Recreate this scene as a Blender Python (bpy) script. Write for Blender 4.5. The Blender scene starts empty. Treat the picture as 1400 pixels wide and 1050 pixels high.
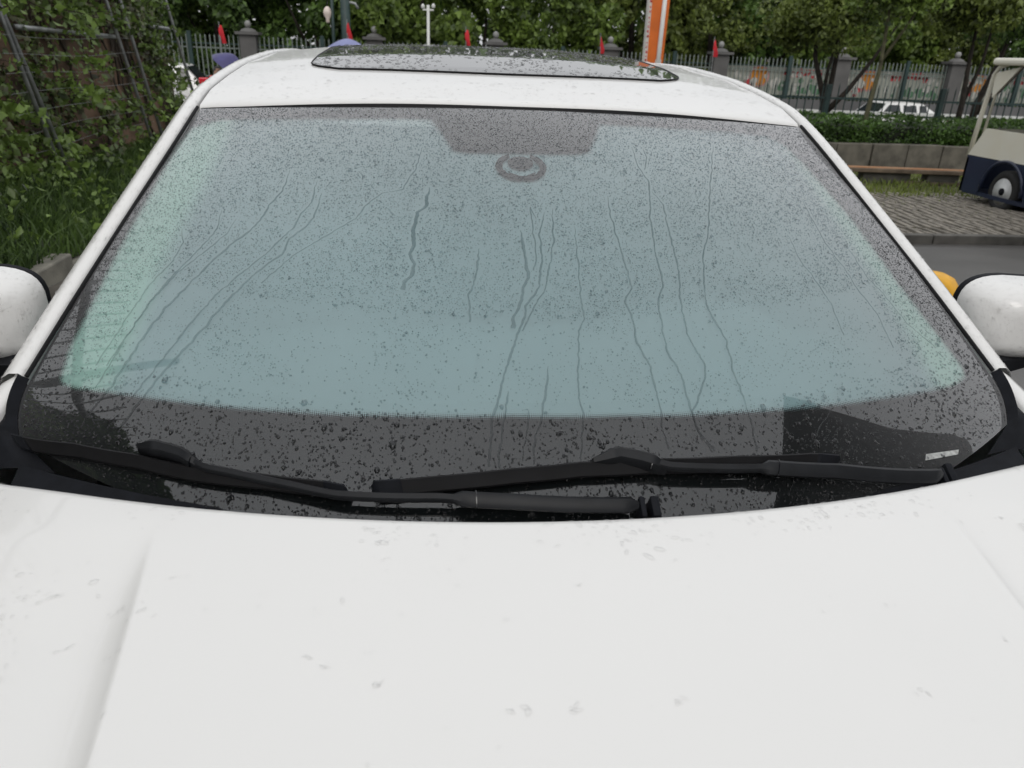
import bpy, bmesh, math, random
import numpy as np
from mathutils import Vector, Matrix, noise
R = math.radians
random.seed(7)
rng = np.random.default_rng(7)
scene = bpy.context.scene
col = scene.collection

# ------------------------------------------------------------ camera
TAU = R(-2.0)                      # the sedan stands slightly nose-down
CAR = Matrix.Translation((0, 0, -.08)) @ Matrix.Rotation(-TAU, 4, 'X')   # sedan frame -> world
cam_d = bpy.data.cameras.new('camera')
cam = bpy.data.objects.new('camera', cam_d); col.objects.link(cam)
cam_d.sensor_width = 36
cam_d.lens = 1032.44 / 1400 * 36
cam_d.clip_start = .05; cam_d.clip_end = 900
pit, yaw, rol = R(25.5653), R(7.0169), R(2.6039)
mc = Matrix.Rotation(-yaw, 4, 'Z') @ Matrix.Rotation(R(90) - pit, 4, 'X') @ Matrix.Rotation(rol, 4, 'Z')
mc = Matrix.Translation((-.1839, 0, 1.5446)) @ mc
cam.matrix_world = CAR @ mc
cam_d.dof.use_dof = True
cam_d.dof.focus_distance = 1.35
cam_d.dof.aperture_fstop = 8.5
scene.camera = cam

# ------------------------------------------------------------ light: overcast sky
W = bpy.data.worlds.new('World'); scene.world = W; W.use_nodes = True
nt = W.node_tree; nt.nodes.clear()
N = nt.nodes.new; L = nt.links.new
out = N('ShaderNodeOutputWorld'); bg = N('ShaderNodeBackground'); bg.inputs[1].default_value = .1
sky = N('ShaderNodeTexSky'); sky.sky_type = 'NISHITA'; sky.sun_disc = False
sky.sun_elevation = R(42); sky.sun_rotation = R(180); sky.altitude = 20; sky.air_density = 1.5; sky.dust_density = 5
tc = N('ShaderNodeTexCoord'); sx = N('ShaderNodeSeparateXYZ'); L(tc.outputs['Generated'], sx.inputs[0])
mr = N('ShaderNodeMapRange'); L(sx.outputs[2], mr.inputs[0])
mr.inputs[1].default_value = 0; mr.inputs[2].default_value = 1; mr.inputs[3].default_value = .56; mr.inputs[4].default_value = .98
nz = N('ShaderNodeTexNoise'); nz.inputs['Scale'].default_value = 2.2; nz.inputs['Detail'].default_value = 5; L(tc.outputs['Generated'], nz.inputs[0])
mr2 = N('ShaderNodeMapRange'); L(nz.outputs[0], mr2.inputs[0]); mr2.inputs[1].default_value = .3; mr2.inputs[2].default_value = .7
mr2.inputs[3].default_value = .9; mr2.inputs[4].default_value = 1.08
mm = N('ShaderNodeMath'); mm.operation = 'MULTIPLY'; L(mr.outputs[0], mm.inputs[0]); L(mr2.outputs[0], mm.inputs[1])
cl = N('ShaderNodeVectorMath'); cl.operation = 'SCALE'; cl.inputs[0].default_value = (11.6, 11.75, 12.0); L(mm.outputs[0], cl.inputs['Scale'])
mx = N('ShaderNodeMix'); mx.data_type = 'RGBA'; mx.inputs[0].default_value = .93
L(sky.outputs[0], mx.inputs[6]); L(cl.outputs[0], mx.inputs[7]); L(mx.outputs[2], bg.inputs[0]); L(bg.outputs[0], out.inputs[0])
sd = bpy.data.lights.new('sun', 'SUN'); sd.energy = .55; sd.angle = R(25); sd.color = (1, .97, .93)
so = bpy.data.objects.new('sun', sd); col.objects.link(so); so.rotation_euler = (R(48), 0, 0)
scene.view_settings.view_transform = 'Standard'; scene.view_settings.look = 'None'
scene.view_settings.exposure = .08; scene.view_settings.gamma = 1; scene.view_settings.use_curve_mapping = False
scene.cycles.max_bounces = 10; scene.cycles.transparent_max_bounces = 24
scene.cycles.use_denoising = True

# ------------------------------------------------------------ materials
def new_mat(name):
    m = bpy.data.materials.new(name); m.use_nodes = True
    return m, m.node_tree, m.node_tree.nodes['Principled BSDF']
def mat(name, color, rough=.6, var=.25, scale=8, metal=0, coat=0, bump=0, bscale=60, spec=.5, c2=None, detail=4):
    m, t, p = new_mat(name)
    n = t.nodes.new('ShaderNodeTexNoise'); n.inputs['Scale'].default_value = scale; n.inputs['Detail'].default_value = detail
    g = t.nodes.new('ShaderNodeNewGeometry'); t.links.new(g.outputs['Position'], n.inputs[0])
    r = t.nodes.new('ShaderNodeMapRange'); t.links.new(n.outputs[0], r.inputs[0]); r.inputs[1].default_value = .35; r.inputs[2].default_value = .65
    mixn = t.nodes.new('ShaderNodeMix'); mixn.data_type = 'RGBA'
    a = tuple(c * (1 - var) for c in color); b = c2 or tuple(min(1, c * (1 + var)) for c in color)
    mixn.inputs[6].default_value = (*a, 1); mixn.inputs[7].default_value = (*b, 1)
    t.links.new(r.outputs[0], mixn.inputs[0]); t.links.new(mixn.outputs[2], p.inputs['Base Color'])
    p.inputs['Roughness'].default_value = rough; p.inputs['Metallic'].default_value = metal
    p.inputs['Coat Weight'].default_value = coat; p.inputs['Coat Roughness'].default_value = .04
    p.inputs['Specular IOR Level'].default_value = spec
    if bump:
        n2 = t.nodes.new('ShaderNodeTexNoise'); n2.inputs['Scale'].default_value = bscale; n2.inputs['Detail'].default_value = 4
        t.links.new(g.outputs['Position'], n2.inputs[0])
        bn = t.nodes.new('ShaderNodeBump'); bn.inputs['Strength'].default_value = bump; bn.inputs['Distance'].default_value = .01
        t.links.new(n2.outputs[0], bn.inputs['Height']); t.links.new(bn.outputs[0], p.inputs['Normal'])
    return m
def leafmat(name, c1, c2, rough=.5, scale=1.2):
    m, t, p = new_mat(name)
    g = t.nodes.new('ShaderNodeNewGeometry')
    n = t.nodes.new('ShaderNodeTexNoise'); n.inputs['Scale'].default_value = scale; t.links.new(g.outputs['Position'], n.inputs[0])
    r = t.nodes.new('ShaderNodeMapRange'); t.links.new(n.outputs[0], r.inputs[0]); r.inputs[1].default_value = .35; r.inputs[2].default_value = .65
    ad = t.nodes.new('ShaderNodeMath'); ad.operation = 'MULTIPLY_ADD'; t.links.new(g.outputs['Random Per Island'], ad.inputs[0]); ad.inputs[1].default_value = .7
    m2 = t.nodes.new('ShaderNodeMath'); m2.operation = 'MULTIPLY'; t.links.new(r.outputs[0], m2.inputs[0]); m2.inputs[1].default_value = .45
    t.links.new(m2.outputs[0], ad.inputs[2])
    mixn = t.nodes.new('ShaderNodeMix'); mixn.data_type = 'RGBA'; mixn.inputs[6].default_value = (*c1, 1); mixn.inputs[7].default_value = (*c2, 1)
    t.links.new(ad.outputs[0], mixn.inputs[0]); t.links.new(mixn.outputs[2], p.inputs['Base Color'])
    p.inputs['Roughness'].default_value = rough
    tr = t.nodes.new('ShaderNodeBsdfTranslucent'); t.links.new(mixn.outputs[2], tr.inputs[0])
    ms = t.nodes.new('ShaderNodeMixShader'); ms.inputs[0].default_value = .3
    o = t.nodes['Material Output']; t.links.new(p.outputs[0], ms.inputs[1]); t.links.new(tr.outputs[0], ms.inputs[2]); t.links.new(ms.outputs[0], o.inputs[0])
    return m

M = {}
M['paint'] = mat('white_car_paint', (.795, .79, .772), .32, .012, 1.5, coat=.6)
M['rubber'] = mat('black_rubber', (.008, .008, .009), .6, .2, 20, spec=.2)
M['plastic'] = mat('black_plastic', (.009, .010, .013), .6, .2, 40, bump=.05, bscale=500, spec=.12)
M['satin'] = mat('satin_black_wiper', (.013, .014, .016), .42, .15, 30, spec=.22)
M['gloss'] = mat('gloss_black', (.006, .007, .009), .12, .1, 10)
M['dash'] = mat('dashboard_grey', (.42, .47, .47), .7, .1, 5)
M['dash2'] = mat('dashboard_dark', (.12, .14, .14), .7, .1, 5)
M['seat'] = mat('seat_fabric', (.10, .11, .11), .85, .1, 12)
M['liner'] = mat('headliner', (.42, .43, .41), .9, .05, 6)
M['steel'] = mat('galvanised_steel', (.30, .31, .31), .45, .25, 12, metal=.6)
M['rim'] = mat('wheel_rim_white', (.62, .63, .62), .35, .1, 20)
M['alloy'] = mat('alloy_rim', (.5, .5, .52), .3, .05, 20, metal=.8)
M['tyre'] = mat('tyre_rubber', (.018, .018, .018), .8, .2, 30)
M['asphalt'] = mat('wet_asphalt', (.088, .084, .081), .40, .18, 1.3, bump=.25, bscale=160)
M['roadlow'] = mat('street_asphalt', (.06, .06, .06), .5, .2, 1)
M['concrete'] = mat('weathered_concrete', (.115, .105, .085), .8, .3, 5, bump=.3, bscale=60)
M['kerbstone'] = mat('kerb_concrete', (.19, .18, .15), .8, .3, 5, bump=.3, bscale=60)
M['concrete2'] = mat('dark_concrete', (.095, .09, .08), .8, .35, 4, bump=.3, bscale=60)
M['paver'] = mat('brick_paver', (.21, .19, .16), .75, .35, 9, bump=.3, bscale=120)
M['soil'] = mat('gritty_soil', (.10, .088, .06), .9, .45, 7, bump=.6, bscale=70, c2=(.13, .13, .06))
M['earth'] = mat('brown_earth_wall', (.095, .062, .040), .9, .55, 2.2, bump=.9, bscale=14, c2=(.20, .125, .080))
M['turf'] = mat('turf_ground', (.03, .045, .015), .95, .4, 3)
M['pillar'] = mat('grey_render', (.115, .112, .108), .8, .12, 2)
M['wallgrey'] = mat('grey_wall', (.13, .13, .13), .85, .15, 1)
M['ironwhite'] = mat('pale_iron', (.18, .21, .19), .5, .1, 5)
M['irongreen'] = mat('green_iron', (.020, .045, .042), .5, .2, 5)
M['white'] = mat('white_enamel', (.66, .67, .64), .4, .05, 5)
M['cream'] = mat('cream_enamel', (.78, .76, .66), .35, .05, 4, c2=(.72, .69, .58))
M['navy'] = mat('navy_enamel', (.018, .026, .055), .3, .12, 3)
M['red'] = mat('red_cloth', (.55, .02, .03), .8, .15, 8)
M['lampred'] = mat('tail_lamp_red', (.65, .01, .03), .2, .1, 20)
M['orange'] = mat('orange_panel', (.72, .16, .02), .5, .12, 2)
M['wood'] = mat('weathered_plank', (.16, .12, .085), .7, .3, 6)
M['orangepaint'] = mat('worn_orange_paint', (.50, .19, .05), .7, .4, 6, c2=(.28, .16, .08))
M['yellow'] = mat('yellow_rubber', (.78, .40, .015), .45, .12, 14)
M['purple'] = mat('purple_umbrella_cloth', (.055, .05, .17), .5, .15, 6)
M['bluecloth'] = mat('grey_blue_cloth', (.20, .22, .42), .5, .1, 3)
M['darkcloth'] = mat('dark_cloth', (.025, .027, .035), .8, .2, 6)
M['skin'] = mat('skin', (.45, .27, .19), .6, .05, 5)
M['hair'] = mat('hair', (.01, .008, .007), .6, .1, 30)
M['bark'] = mat('bark', (.028, .022, .017), .9, .4, 10, bump=.5, bscale=40)
M['bark2'] = mat('mossy_bark', (.085, .082, .045), .9, .4, 8, bump=.5, bscale=40)
M['globe'] = mat('milky_globe', (.72, .62, .55), .3, .05, 5)
M['darkglass'] = mat('dark_window', (.02, .025, .028), .08, .1, 3)
M['reflblock'] = mat('dark_reflection_block', (.03, .028, .027), .8, .2, 1.5)
M['reflblock2'] = mat('pale_facade', (.50, .47, .42), .8, .08, .5)
M['banner'] = mat('faded_banner', (.42, .43, .37), .7, .12, 1.2)
M['bannerR'] = mat('banner_red', (.62, .06, .07), .7, .1, 3)
M['bannerG'] = mat('banner_green', (.10, .22, .12), .7, .25, 3)
M['bannerO'] = mat('banner_orange', (.70, .27, .03), .7, .1, 3)
M['bannerW'] = mat('banner_white', (.62, .60, .55), .7, .08, 3)
M['bannerP'] = mat('banner_pink', (.55, .25, .25), .7, .1, 3)
M['leafA'] = leafmat('leaf_dark', (.012, .026, .008), (.15, .255, .055))
M['leafB'] = leafmat('leaf_mid', (.018, .036, .010), (.22, .32, .06))
M['leafC'] = leafmat('leaf_olive', (.018, .030, .010), (.22, .28, .06))
M['ivy'] = leafmat('vine_leaf', (.014, .026, .009), (.24, .36, .08), .38)
M['ivy2'] = leafmat('vine_leaf_dull', (.025, .028, .014), (.24, .25, .13), .45)
M['grass'] = leafmat('grass_blade', (.016, .036, .009), (.105, .175, .04), .6, 2.5)
M['grassd'] = leafmat('grass_verge', (.045, .06, .014), (.24, .30, .06), .6, 2.5)
M['hedge'] = leafmat('hedge_leaf', (.010, .024, .008), (.10, .19, .035), .5)
M['stem'] = mat('woody_stem', (.045, .035, .025), .9, .3, 10)

# glass: a clear tinted pane with real two-sided reflection strength
def glassmat(name, tint, k=1.85, ior=1.52, rough=.0, mist=None):
    m = bpy.data.materials.new(name); m.use_nodes = True; t = m.node_tree; t.nodes.clear()
    o = t.nodes.new('ShaderNodeOutputMaterial'); fr = t.nodes.new('ShaderNodeFresnel'); fr.inputs[0].default_value = ior
    mu = t.nodes.new('ShaderNodeMath'); mu.operation = 'MULTIPLY'; mu.inputs[1].default_value = k; mu.use_clamp = True
    t.links.new(fr.outputs[0], mu.inputs[0])
    tr = t.nodes.new('ShaderNodeBsdfTransparent'); tr.inputs[0].default_value = (*tint, 1)
    gl = t.nodes.new('ShaderNodeBsdfGlossy'); gl.inputs['Roughness'].default_value = rough
    ms = t.nodes.new('ShaderNodeMixShader'); t.links.new(mu.outputs[0], ms.inputs[0]); t.links.new(tr.outputs[0], ms.inputs[1]); t.links.new(gl.outputs[0], ms.inputs[2])
    src = ms.outputs[0]
    if mist:                                   # droplets too fine to see one by one scatter some light, more at a grazing view
        lw = t.nodes.new('ShaderNodeLayerWeight'); lw.inputs[0].default_value = .5
        pw = t.nodes.new('ShaderNodeMath'); pw.operation = 'POWER'; pw.inputs[1].default_value = 3.3; t.links.new(lw.outputs['Facing'], pw.inputs[0])
        ma = t.nodes.new('ShaderNodeMath'); ma.operation = 'MULTIPLY_ADD'; t.links.new(pw.outputs[0], ma.inputs[0]); ma.inputs[1].default_value = mist[1]; ma.inputs[2].default_value = mist[0]; ma.use_clamp = True
        df = t.nodes.new('ShaderNodeBsdfDiffuse'); df.inputs[0].default_value = (.8, .8, .82, 1)
        m3 = t.nodes.new('ShaderNodeMixShader'); t.links.new(ma.outputs[0], m3.inputs[0]); t.links.new(src, m3.inputs[1]); t.links.new(df.outputs[0], m3.inputs[2]); src = m3.outputs[0]
    t.links.new(src, o.inputs[0])
    return m
M['glass'] = glassmat('windscreen_glass', (.82, .93, .92), 2.05, mist=(.001, 1.25))
M['sideglass'] = glassmat('side_glass', (.55, .64, .62), 1.9)
M['sunglass'] = glassmat('sunroof_glass', (.10, .11, .11), 1.5, mist=(.0, .06))
M['drop'] = glassmat('rain_drop_on_glass', (.75, .77, .78), 1.4, 1.33)  # grey tint stands in for the sky reflection lost under the water
M['rivulet'] = glassmat('rivulet_water', (.74, .755, .76), 1.2, 1.33)  # clear water, darkened in colour for the lost reflection
M['dropw'] = glassmat('rain_drop_on_paint', (.994, .994, .994), .55, 1.33)
M['droplow'] = glassmat('rain_drop_on_black_border', (.50, .51, .52), 1.7, 1.33)  # tinted darker still to imitate the lost reflection over black

def attr_mask(m, attr, soft, dots=0):
    """alpha of a material from a signed-distance attribute of the mesh (positive = present)"""
    t = m.node_tree; o = t.nodes['Material Output']; src = o.inputs[0].links[0].from_socket
    a = t.nodes.new('ShaderNodeAttribute'); a.attribute_name = attr
    r = t.nodes.new('ShaderNodeMapRange'); t.links.new(a.outputs['Fac'], r.inputs[0])
    r.inputs[1].default_value = -soft; r.inputs[2].default_value = soft
    val = r.outputs[0]
    if dots:
        uv = t.nodes.new('ShaderNodeAttribute'); uv.attribute_name = 'glass_xy'
        v = t.nodes.new('ShaderNodeTexVoronoi'); v.inputs['Scale'].default_value = dots; v.inputs['Randomness'].default_value = 0
        t.links.new(uv.outputs['Vector'], v.inputs['Vector'])
        s = t.nodes.new('ShaderNodeMath'); s.operation = 'MULTIPLY_ADD'; t.links.new(v.outputs['Distance'], s.inputs[0]); s.inputs[1].default_value = -1.3
        t.links.new(val, s.inputs[2])
        g = t.nodes.new('ShaderNodeMath'); g.operation = 'GREATER_THAN'; t.links.new(s.outputs[0], g.inputs[0]); g.inputs[1].default_value = 0
        val = g.outputs[0]
    tr = t.nodes.new('ShaderNodeBsdfTransparent'); ms = t.nodes.new('ShaderNodeMixShader')
    t.links.new(val, ms.inputs[0]); t.links.new(tr.outputs[0], ms.inputs[1]); t.links.new(src, ms.inputs[2]); t.links.new(ms.outputs[0], o.inputs[0])
M['frit'] = mat('ceramic_frit', (.012, .012, .013), .6, .1, 30, spec=0); attr_mask(M['frit'], 'frit', .009, 330)
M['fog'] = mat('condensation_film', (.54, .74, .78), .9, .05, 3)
def fog_setup(m):   # grey-blue over most of the pane; greener sky reflection painted in towards the pillars
    t = m.node_tree; p = t.nodes['Principled BSDF']; o = t.nodes['Material Output']
    a = t.nodes.new('ShaderNodeAttribute'); a.attribute_name = 'fog'
    e = t.nodes.new('ShaderNodeAttribute'); e.attribute_name = 'edge_sky_sheen'
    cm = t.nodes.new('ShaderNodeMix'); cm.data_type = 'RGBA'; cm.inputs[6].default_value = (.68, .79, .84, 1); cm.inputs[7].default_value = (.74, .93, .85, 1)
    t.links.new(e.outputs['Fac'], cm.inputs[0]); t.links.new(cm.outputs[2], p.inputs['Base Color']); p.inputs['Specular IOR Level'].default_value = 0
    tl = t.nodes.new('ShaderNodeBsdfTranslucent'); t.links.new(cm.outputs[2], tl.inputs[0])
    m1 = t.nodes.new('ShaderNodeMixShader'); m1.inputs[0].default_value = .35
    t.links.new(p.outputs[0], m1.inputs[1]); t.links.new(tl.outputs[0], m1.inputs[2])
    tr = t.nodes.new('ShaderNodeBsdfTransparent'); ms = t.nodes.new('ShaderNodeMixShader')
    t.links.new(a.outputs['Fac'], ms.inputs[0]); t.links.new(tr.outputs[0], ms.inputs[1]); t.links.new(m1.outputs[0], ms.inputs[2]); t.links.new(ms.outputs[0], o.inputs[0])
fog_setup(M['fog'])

# ------------------------------------------------------------ helpers
def tag(o, label=None, cat=None, group=None, kind=None):
    if label: o['label'] = label
    if cat: o['category'] = cat
    if group: o['group'] = group
    if kind: o['kind'] = kind
    return o
def empty(name, loc, label, cat, rz=0, group=None):
    o = bpy.data.objects.new(name, None); col.objects.link(o); o.location = loc; o.rotation_euler = (0, 0, rz)
    o.empty_display_size = .2
    return tag(o, label, cat, group)
def link(name, me, parent=None):
    o = bpy.data.objects.new(name, me); col.objects.link(o)
    if parent: o.parent = parent
    return o
class MB:
    def __init__(s): s.v = []; s.f = []
    def add(s, vs, fs):
        n = len(s.v); s.v += [tuple(q) for q in vs]; s.f += [tuple(i + n for i in f) for f in fs]; return s
    def box(s, c, d, rot=None, taper=1):
        vs = []
        for z in (-.5, .5):
            k = taper if z > 0 else 1
            for x, y in ((-.5, -.5), (.5, -.5), (.5, .5), (-.5, .5)):
                p = Vector((x * d[0] * k, y * d[1] * k, z * d[2]))
                if rot: p = rot @ p
                vs.append(p + Vector(c))
        return s.add(vs, [(3, 2, 1, 0), (4, 5, 6, 7), (0, 1, 5, 4), (1, 2, 6, 5), (2, 3, 7, 6), (3, 0, 4, 7)])
    def tube(s, pts, r, seg=8, cap=True):
        pts = [Vector(p) for p in pts]; rr = r if isinstance(r, (list, tuple)) else [r] * len(pts)
        vs = []; up = Vector((0, 0, 1))
        for i, p in enumerate(pts):
            d = (pts[min(i + 1, len(pts) - 1)] - pts[max(i - 1, 0)]).normalized()
            a = d.cross(up if abs(d.z) < .95 else Vector((1, 0, 0))).normalized(); b = d.cross(a)
            for k in range(seg):
                t = 2 * math.pi * k / seg; vs.append(p + (a * math.cos(t) + b * math.sin(t)) * rr[i])
        fs = []
        for i in range(len(pts) - 1):
            for k in range(seg):
                k2 = (k + 1) % seg; fs.append((i * seg + k, i * seg + k2, (i + 1) * seg + k2, (i + 1) * seg + k))
        if cap: fs += [tuple(range(seg))[::-1], tuple(range((len(pts) - 1) * seg, len(pts) * seg))]
        return s.add(vs, fs)
    def lathe(s, prof, c, axis='Z', seg=16):
        vs = []
        for r, h in prof:
            for k in range(seg):
                t = 2 * math.pi * k / seg; x, y = r * math.cos(t), r * math.sin(t)
                p = (x, y, h) if axis == 'Z' else ((x, h, y) if axis == 'Y' else (h, x, y))
                vs.append((p[0] + c[0], p[1] + c[1], p[2] + c[2]))
        fs = []
        for i in range(len(prof) - 1):
            for k in range(seg):
                k2 = (k + 1) % seg; fs.append((i * seg + k, i * seg + k2, (i + 1) * seg + k2, (i + 1) * seg + k))
        fs += [tuple(range(seg))[::-1], tuple(range((len(prof) - 1) * seg, len(prof) * seg))]
        return s.add(vs, fs)
    def grid(s, rows, close=False):
        nr, nc = len(rows), len(rows[0]); vs = [p for r in rows for p in r]; fs = []
        for i in range(nr - 1):
            for j in range(nc - 1 + (1 if close else 0)):
                j2 = (j + 1) % nc; fs.append((i * nc + j, i * nc + j2, (i + 1) * nc + j2, (i + 1) * nc + j))
        return s.add(vs, fs)
    def mesh(s, name, m, smooth=False, bevel=0):
        me = bpy.data.meshes.new(name); me.from_pydata(s.v, [], s.f)
        if bevel:
            bm = bmesh.new(); bm.from_mesh(me)
            bmesh.ops.bevel(bm, geom=bm.edges[:], offset=bevel, segments=2, affect='EDGES', profile=.5); bm.to_mesh(me); bm.free()
        me.materials.append(M[m] if isinstance(m, str) else m)
        if smooth: me.polygons.foreach_set('use_smooth', [True] * len(me.polygons))
        me.update(); return me
    def build(s, name, m, parent=None, smooth=False, bevel=0, sharp=None):
        me = s.mesh(name, m, smooth, bevel)
        if sharp: me.set_sharp_from_angle(angle=R(sharp))
        return link(name, me, parent)
def np_mesh(name, V, F, m, smooth=False):
    """V (n,3), F (k,c) all faces with c corners"""
    me = bpy.data.meshes.new(name); n, (k, c) = len(V), F.shape
    me.vertices.add(n); me.vertices.foreach_set('co', np.asarray(V, dtype=np.float32).ravel())
    me.loops.add(k * c); me.loops.foreach_set('vertex_index', F.astype(np.int32).ravel())
    me.polygons.add(k); me.polygons.foreach_set('loop_start', np.arange(0, k * c, c, dtype=np.int32))
    me.polygons.foreach_set('loop_total', np.full(k, c, dtype=np.int32))
    if smooth: me.polygons.foreach_set('use_smooth', np.ones(k, bool))
    me.materials.append(M[m] if isinstance(m, str) else m)
    me.update(calc_edges=True); return me
def leaves(P, size, m, name, aspect=.6, up=.4, jit=.5, seed=1, nrm=None):
    """one folded leaf (two quads' worth of triangles) at each point of P"""
    g = np.random.default_rng(seed); n = len(P)
    d = g.normal(size=(n, 3)); d[:, 2] -= up; d /= np.linalg.norm(d, axis=1)[:, None]
    w = g.normal(size=(n, 3))
    if nrm is not None: w = np.cross(d, np.asarray(nrm) + g.normal(size=(n, 3)) * .5)
    else: w = np.cross(d, w)
    w /= np.linalg.norm(w, axis=1)[:, None] + 1e-9
    h = np.cross(d, w)
    s = (size * (1 + jit * (g.random(n) - .5) * 2))[:, None]
    a = P - d * s * .5; b = P + d * s * .5; mid = P + d * s * .05
    l = mid + w * s * aspect * .5 + h * s * .12; r = mid - w * s * aspect * .5 + h * s * .12
    V = np.stack([a, l, b, r], 1).reshape(-1, 3)
    i = np.arange(n)[:, None] * 4
    F = np.concatenate([i + [0, 1, 2], i + [0, 2, 3]], 0)
    F = F.reshape(2, n, 3).transpose(1, 0, 2).reshape(-1, 3)
    return np_mesh(name, V, F, m)
# ------------------------------------------------------------ ground
def gz(x, y):
    """height of the ground"""
    def sm(a, b, t):
        t = min(1, max(0, (t - a) / (b - a))); return t * t * (3 - 2 * t)
    z = max(-.2, min(4.2, y)) * .0349 - .08
    z = z * (1 - sm(4.4, 7.0, y)) + (-.14) * sm(4.4, 7.0, y)
    z += -.07 * sm(7.2, 10, y) - .15 * sm(13.5, 16.5, y) - .62 * sm(16.8, 19.5, y) * (.3 + .7 * sm(-4, 4, x))
    return z
def sheet(name, m, xs, ys, dz=0, zf=gz):
    b = MB(); b.grid([[(x, y, zf(x, y) + dz) for x in xs] for y in ys]); return b.build(name, m, smooth=True)
def frange(a, b, n): return [a + (b - a) * i / n for i in range(n + 1)]
ys = [-200, -60, -20, -8, -4, -2, -1] + frange(-.5, 20, 60) + [24, 30, 40, 60, 100, 220]
g = sheet('ground', 'asphalt', [-220, -60, -20, -8, -4, -2.5, 0, 2, 4, 8, 12, 20, 60, 220], ys); tag(g, kind='structure')
g = sheet('street', 'roadlow', [-60, -20, -5, 5, 20, 60], frange(18.2, 29.2, 12), .004); tag(g, kind='structure')

# ------------------------------------------------------------ the white sedan (built in its own frame; y runs from nose to tail)
ROOT = Vector((0, 1.75, 0))
sedan = empty('parked_sedan', CAR @ ROOT, 'wet white sedan seen over its hood, rain drops all over its windscreen', 'car')
sedan.rotation_euler = (-TAU, 0, 0)
class CB(MB):
    def build(s, name, m, parent=None, smooth=True, bevel=0, sharp=40):
        s.v = [(p[0] - ROOT.x, p[1] - ROOT.y, p[2] - ROOT.z) for p in s.v]
        return MB.build(s, name, m, parent or sedan, smooth, bevel, sharp)
def glass(u, v, off=0.):
    xh = .792 + (.643 - .792) * v - .03 * max(0, (.12 - v) / .12) ** 2
    yb = .74 + .26 * u * u; zb = .92 + .062 * u * u
    yt = 1.603 + .095 * u * u; zt = 1.388 - .028 * u * u
    B = 4 * v * (1 - v) * (.030 - .012 * u ** 4)
    return Vector((u * xh, yb + (yt - yb) * v - B * .47 - off * .47, zb + (zt - zb) * v + B * .88 + off * .88))
CLEAR=[(-0.915, 0.95), (-0.686, 0.951), (-0.464, 0.953), (-0.271, 0.954), (-0.237, 0.907), (-0.201, 0.84), (-0.16, 0.834), (0.152, 0.839), (0.186, 0.848), (0.213, 0.891), (0.25, 0.955), (0.442, 0.954), (0.701, 0.953), (0.835, 0.944), (0.882, 0.907), (0.892, 0.823), (0.912, 0.629), (0.916, 0.402), (0.93, 0.265), (0.941, 0.167), (0.93, 0.144), (0.883, 0.142), (0.672, 0.177), (0.498, 0.199), (0.339, 0.214), (0.119, 0.228), (-0.089, 0.231), (-0.29, 0.221), (-0.489, 0.203), (-0.693, 0.179), (-0.821, 0.161), (-0.902, 0.145), (-0.932, 0.14), (-0.947, 0.151), (-0.96, 0.22), (-0.963, 0.308), (-0.973, 0.465), (-0.979, 0.628), (-0.993, 0.824), (-0.988, 0.914)]
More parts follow.
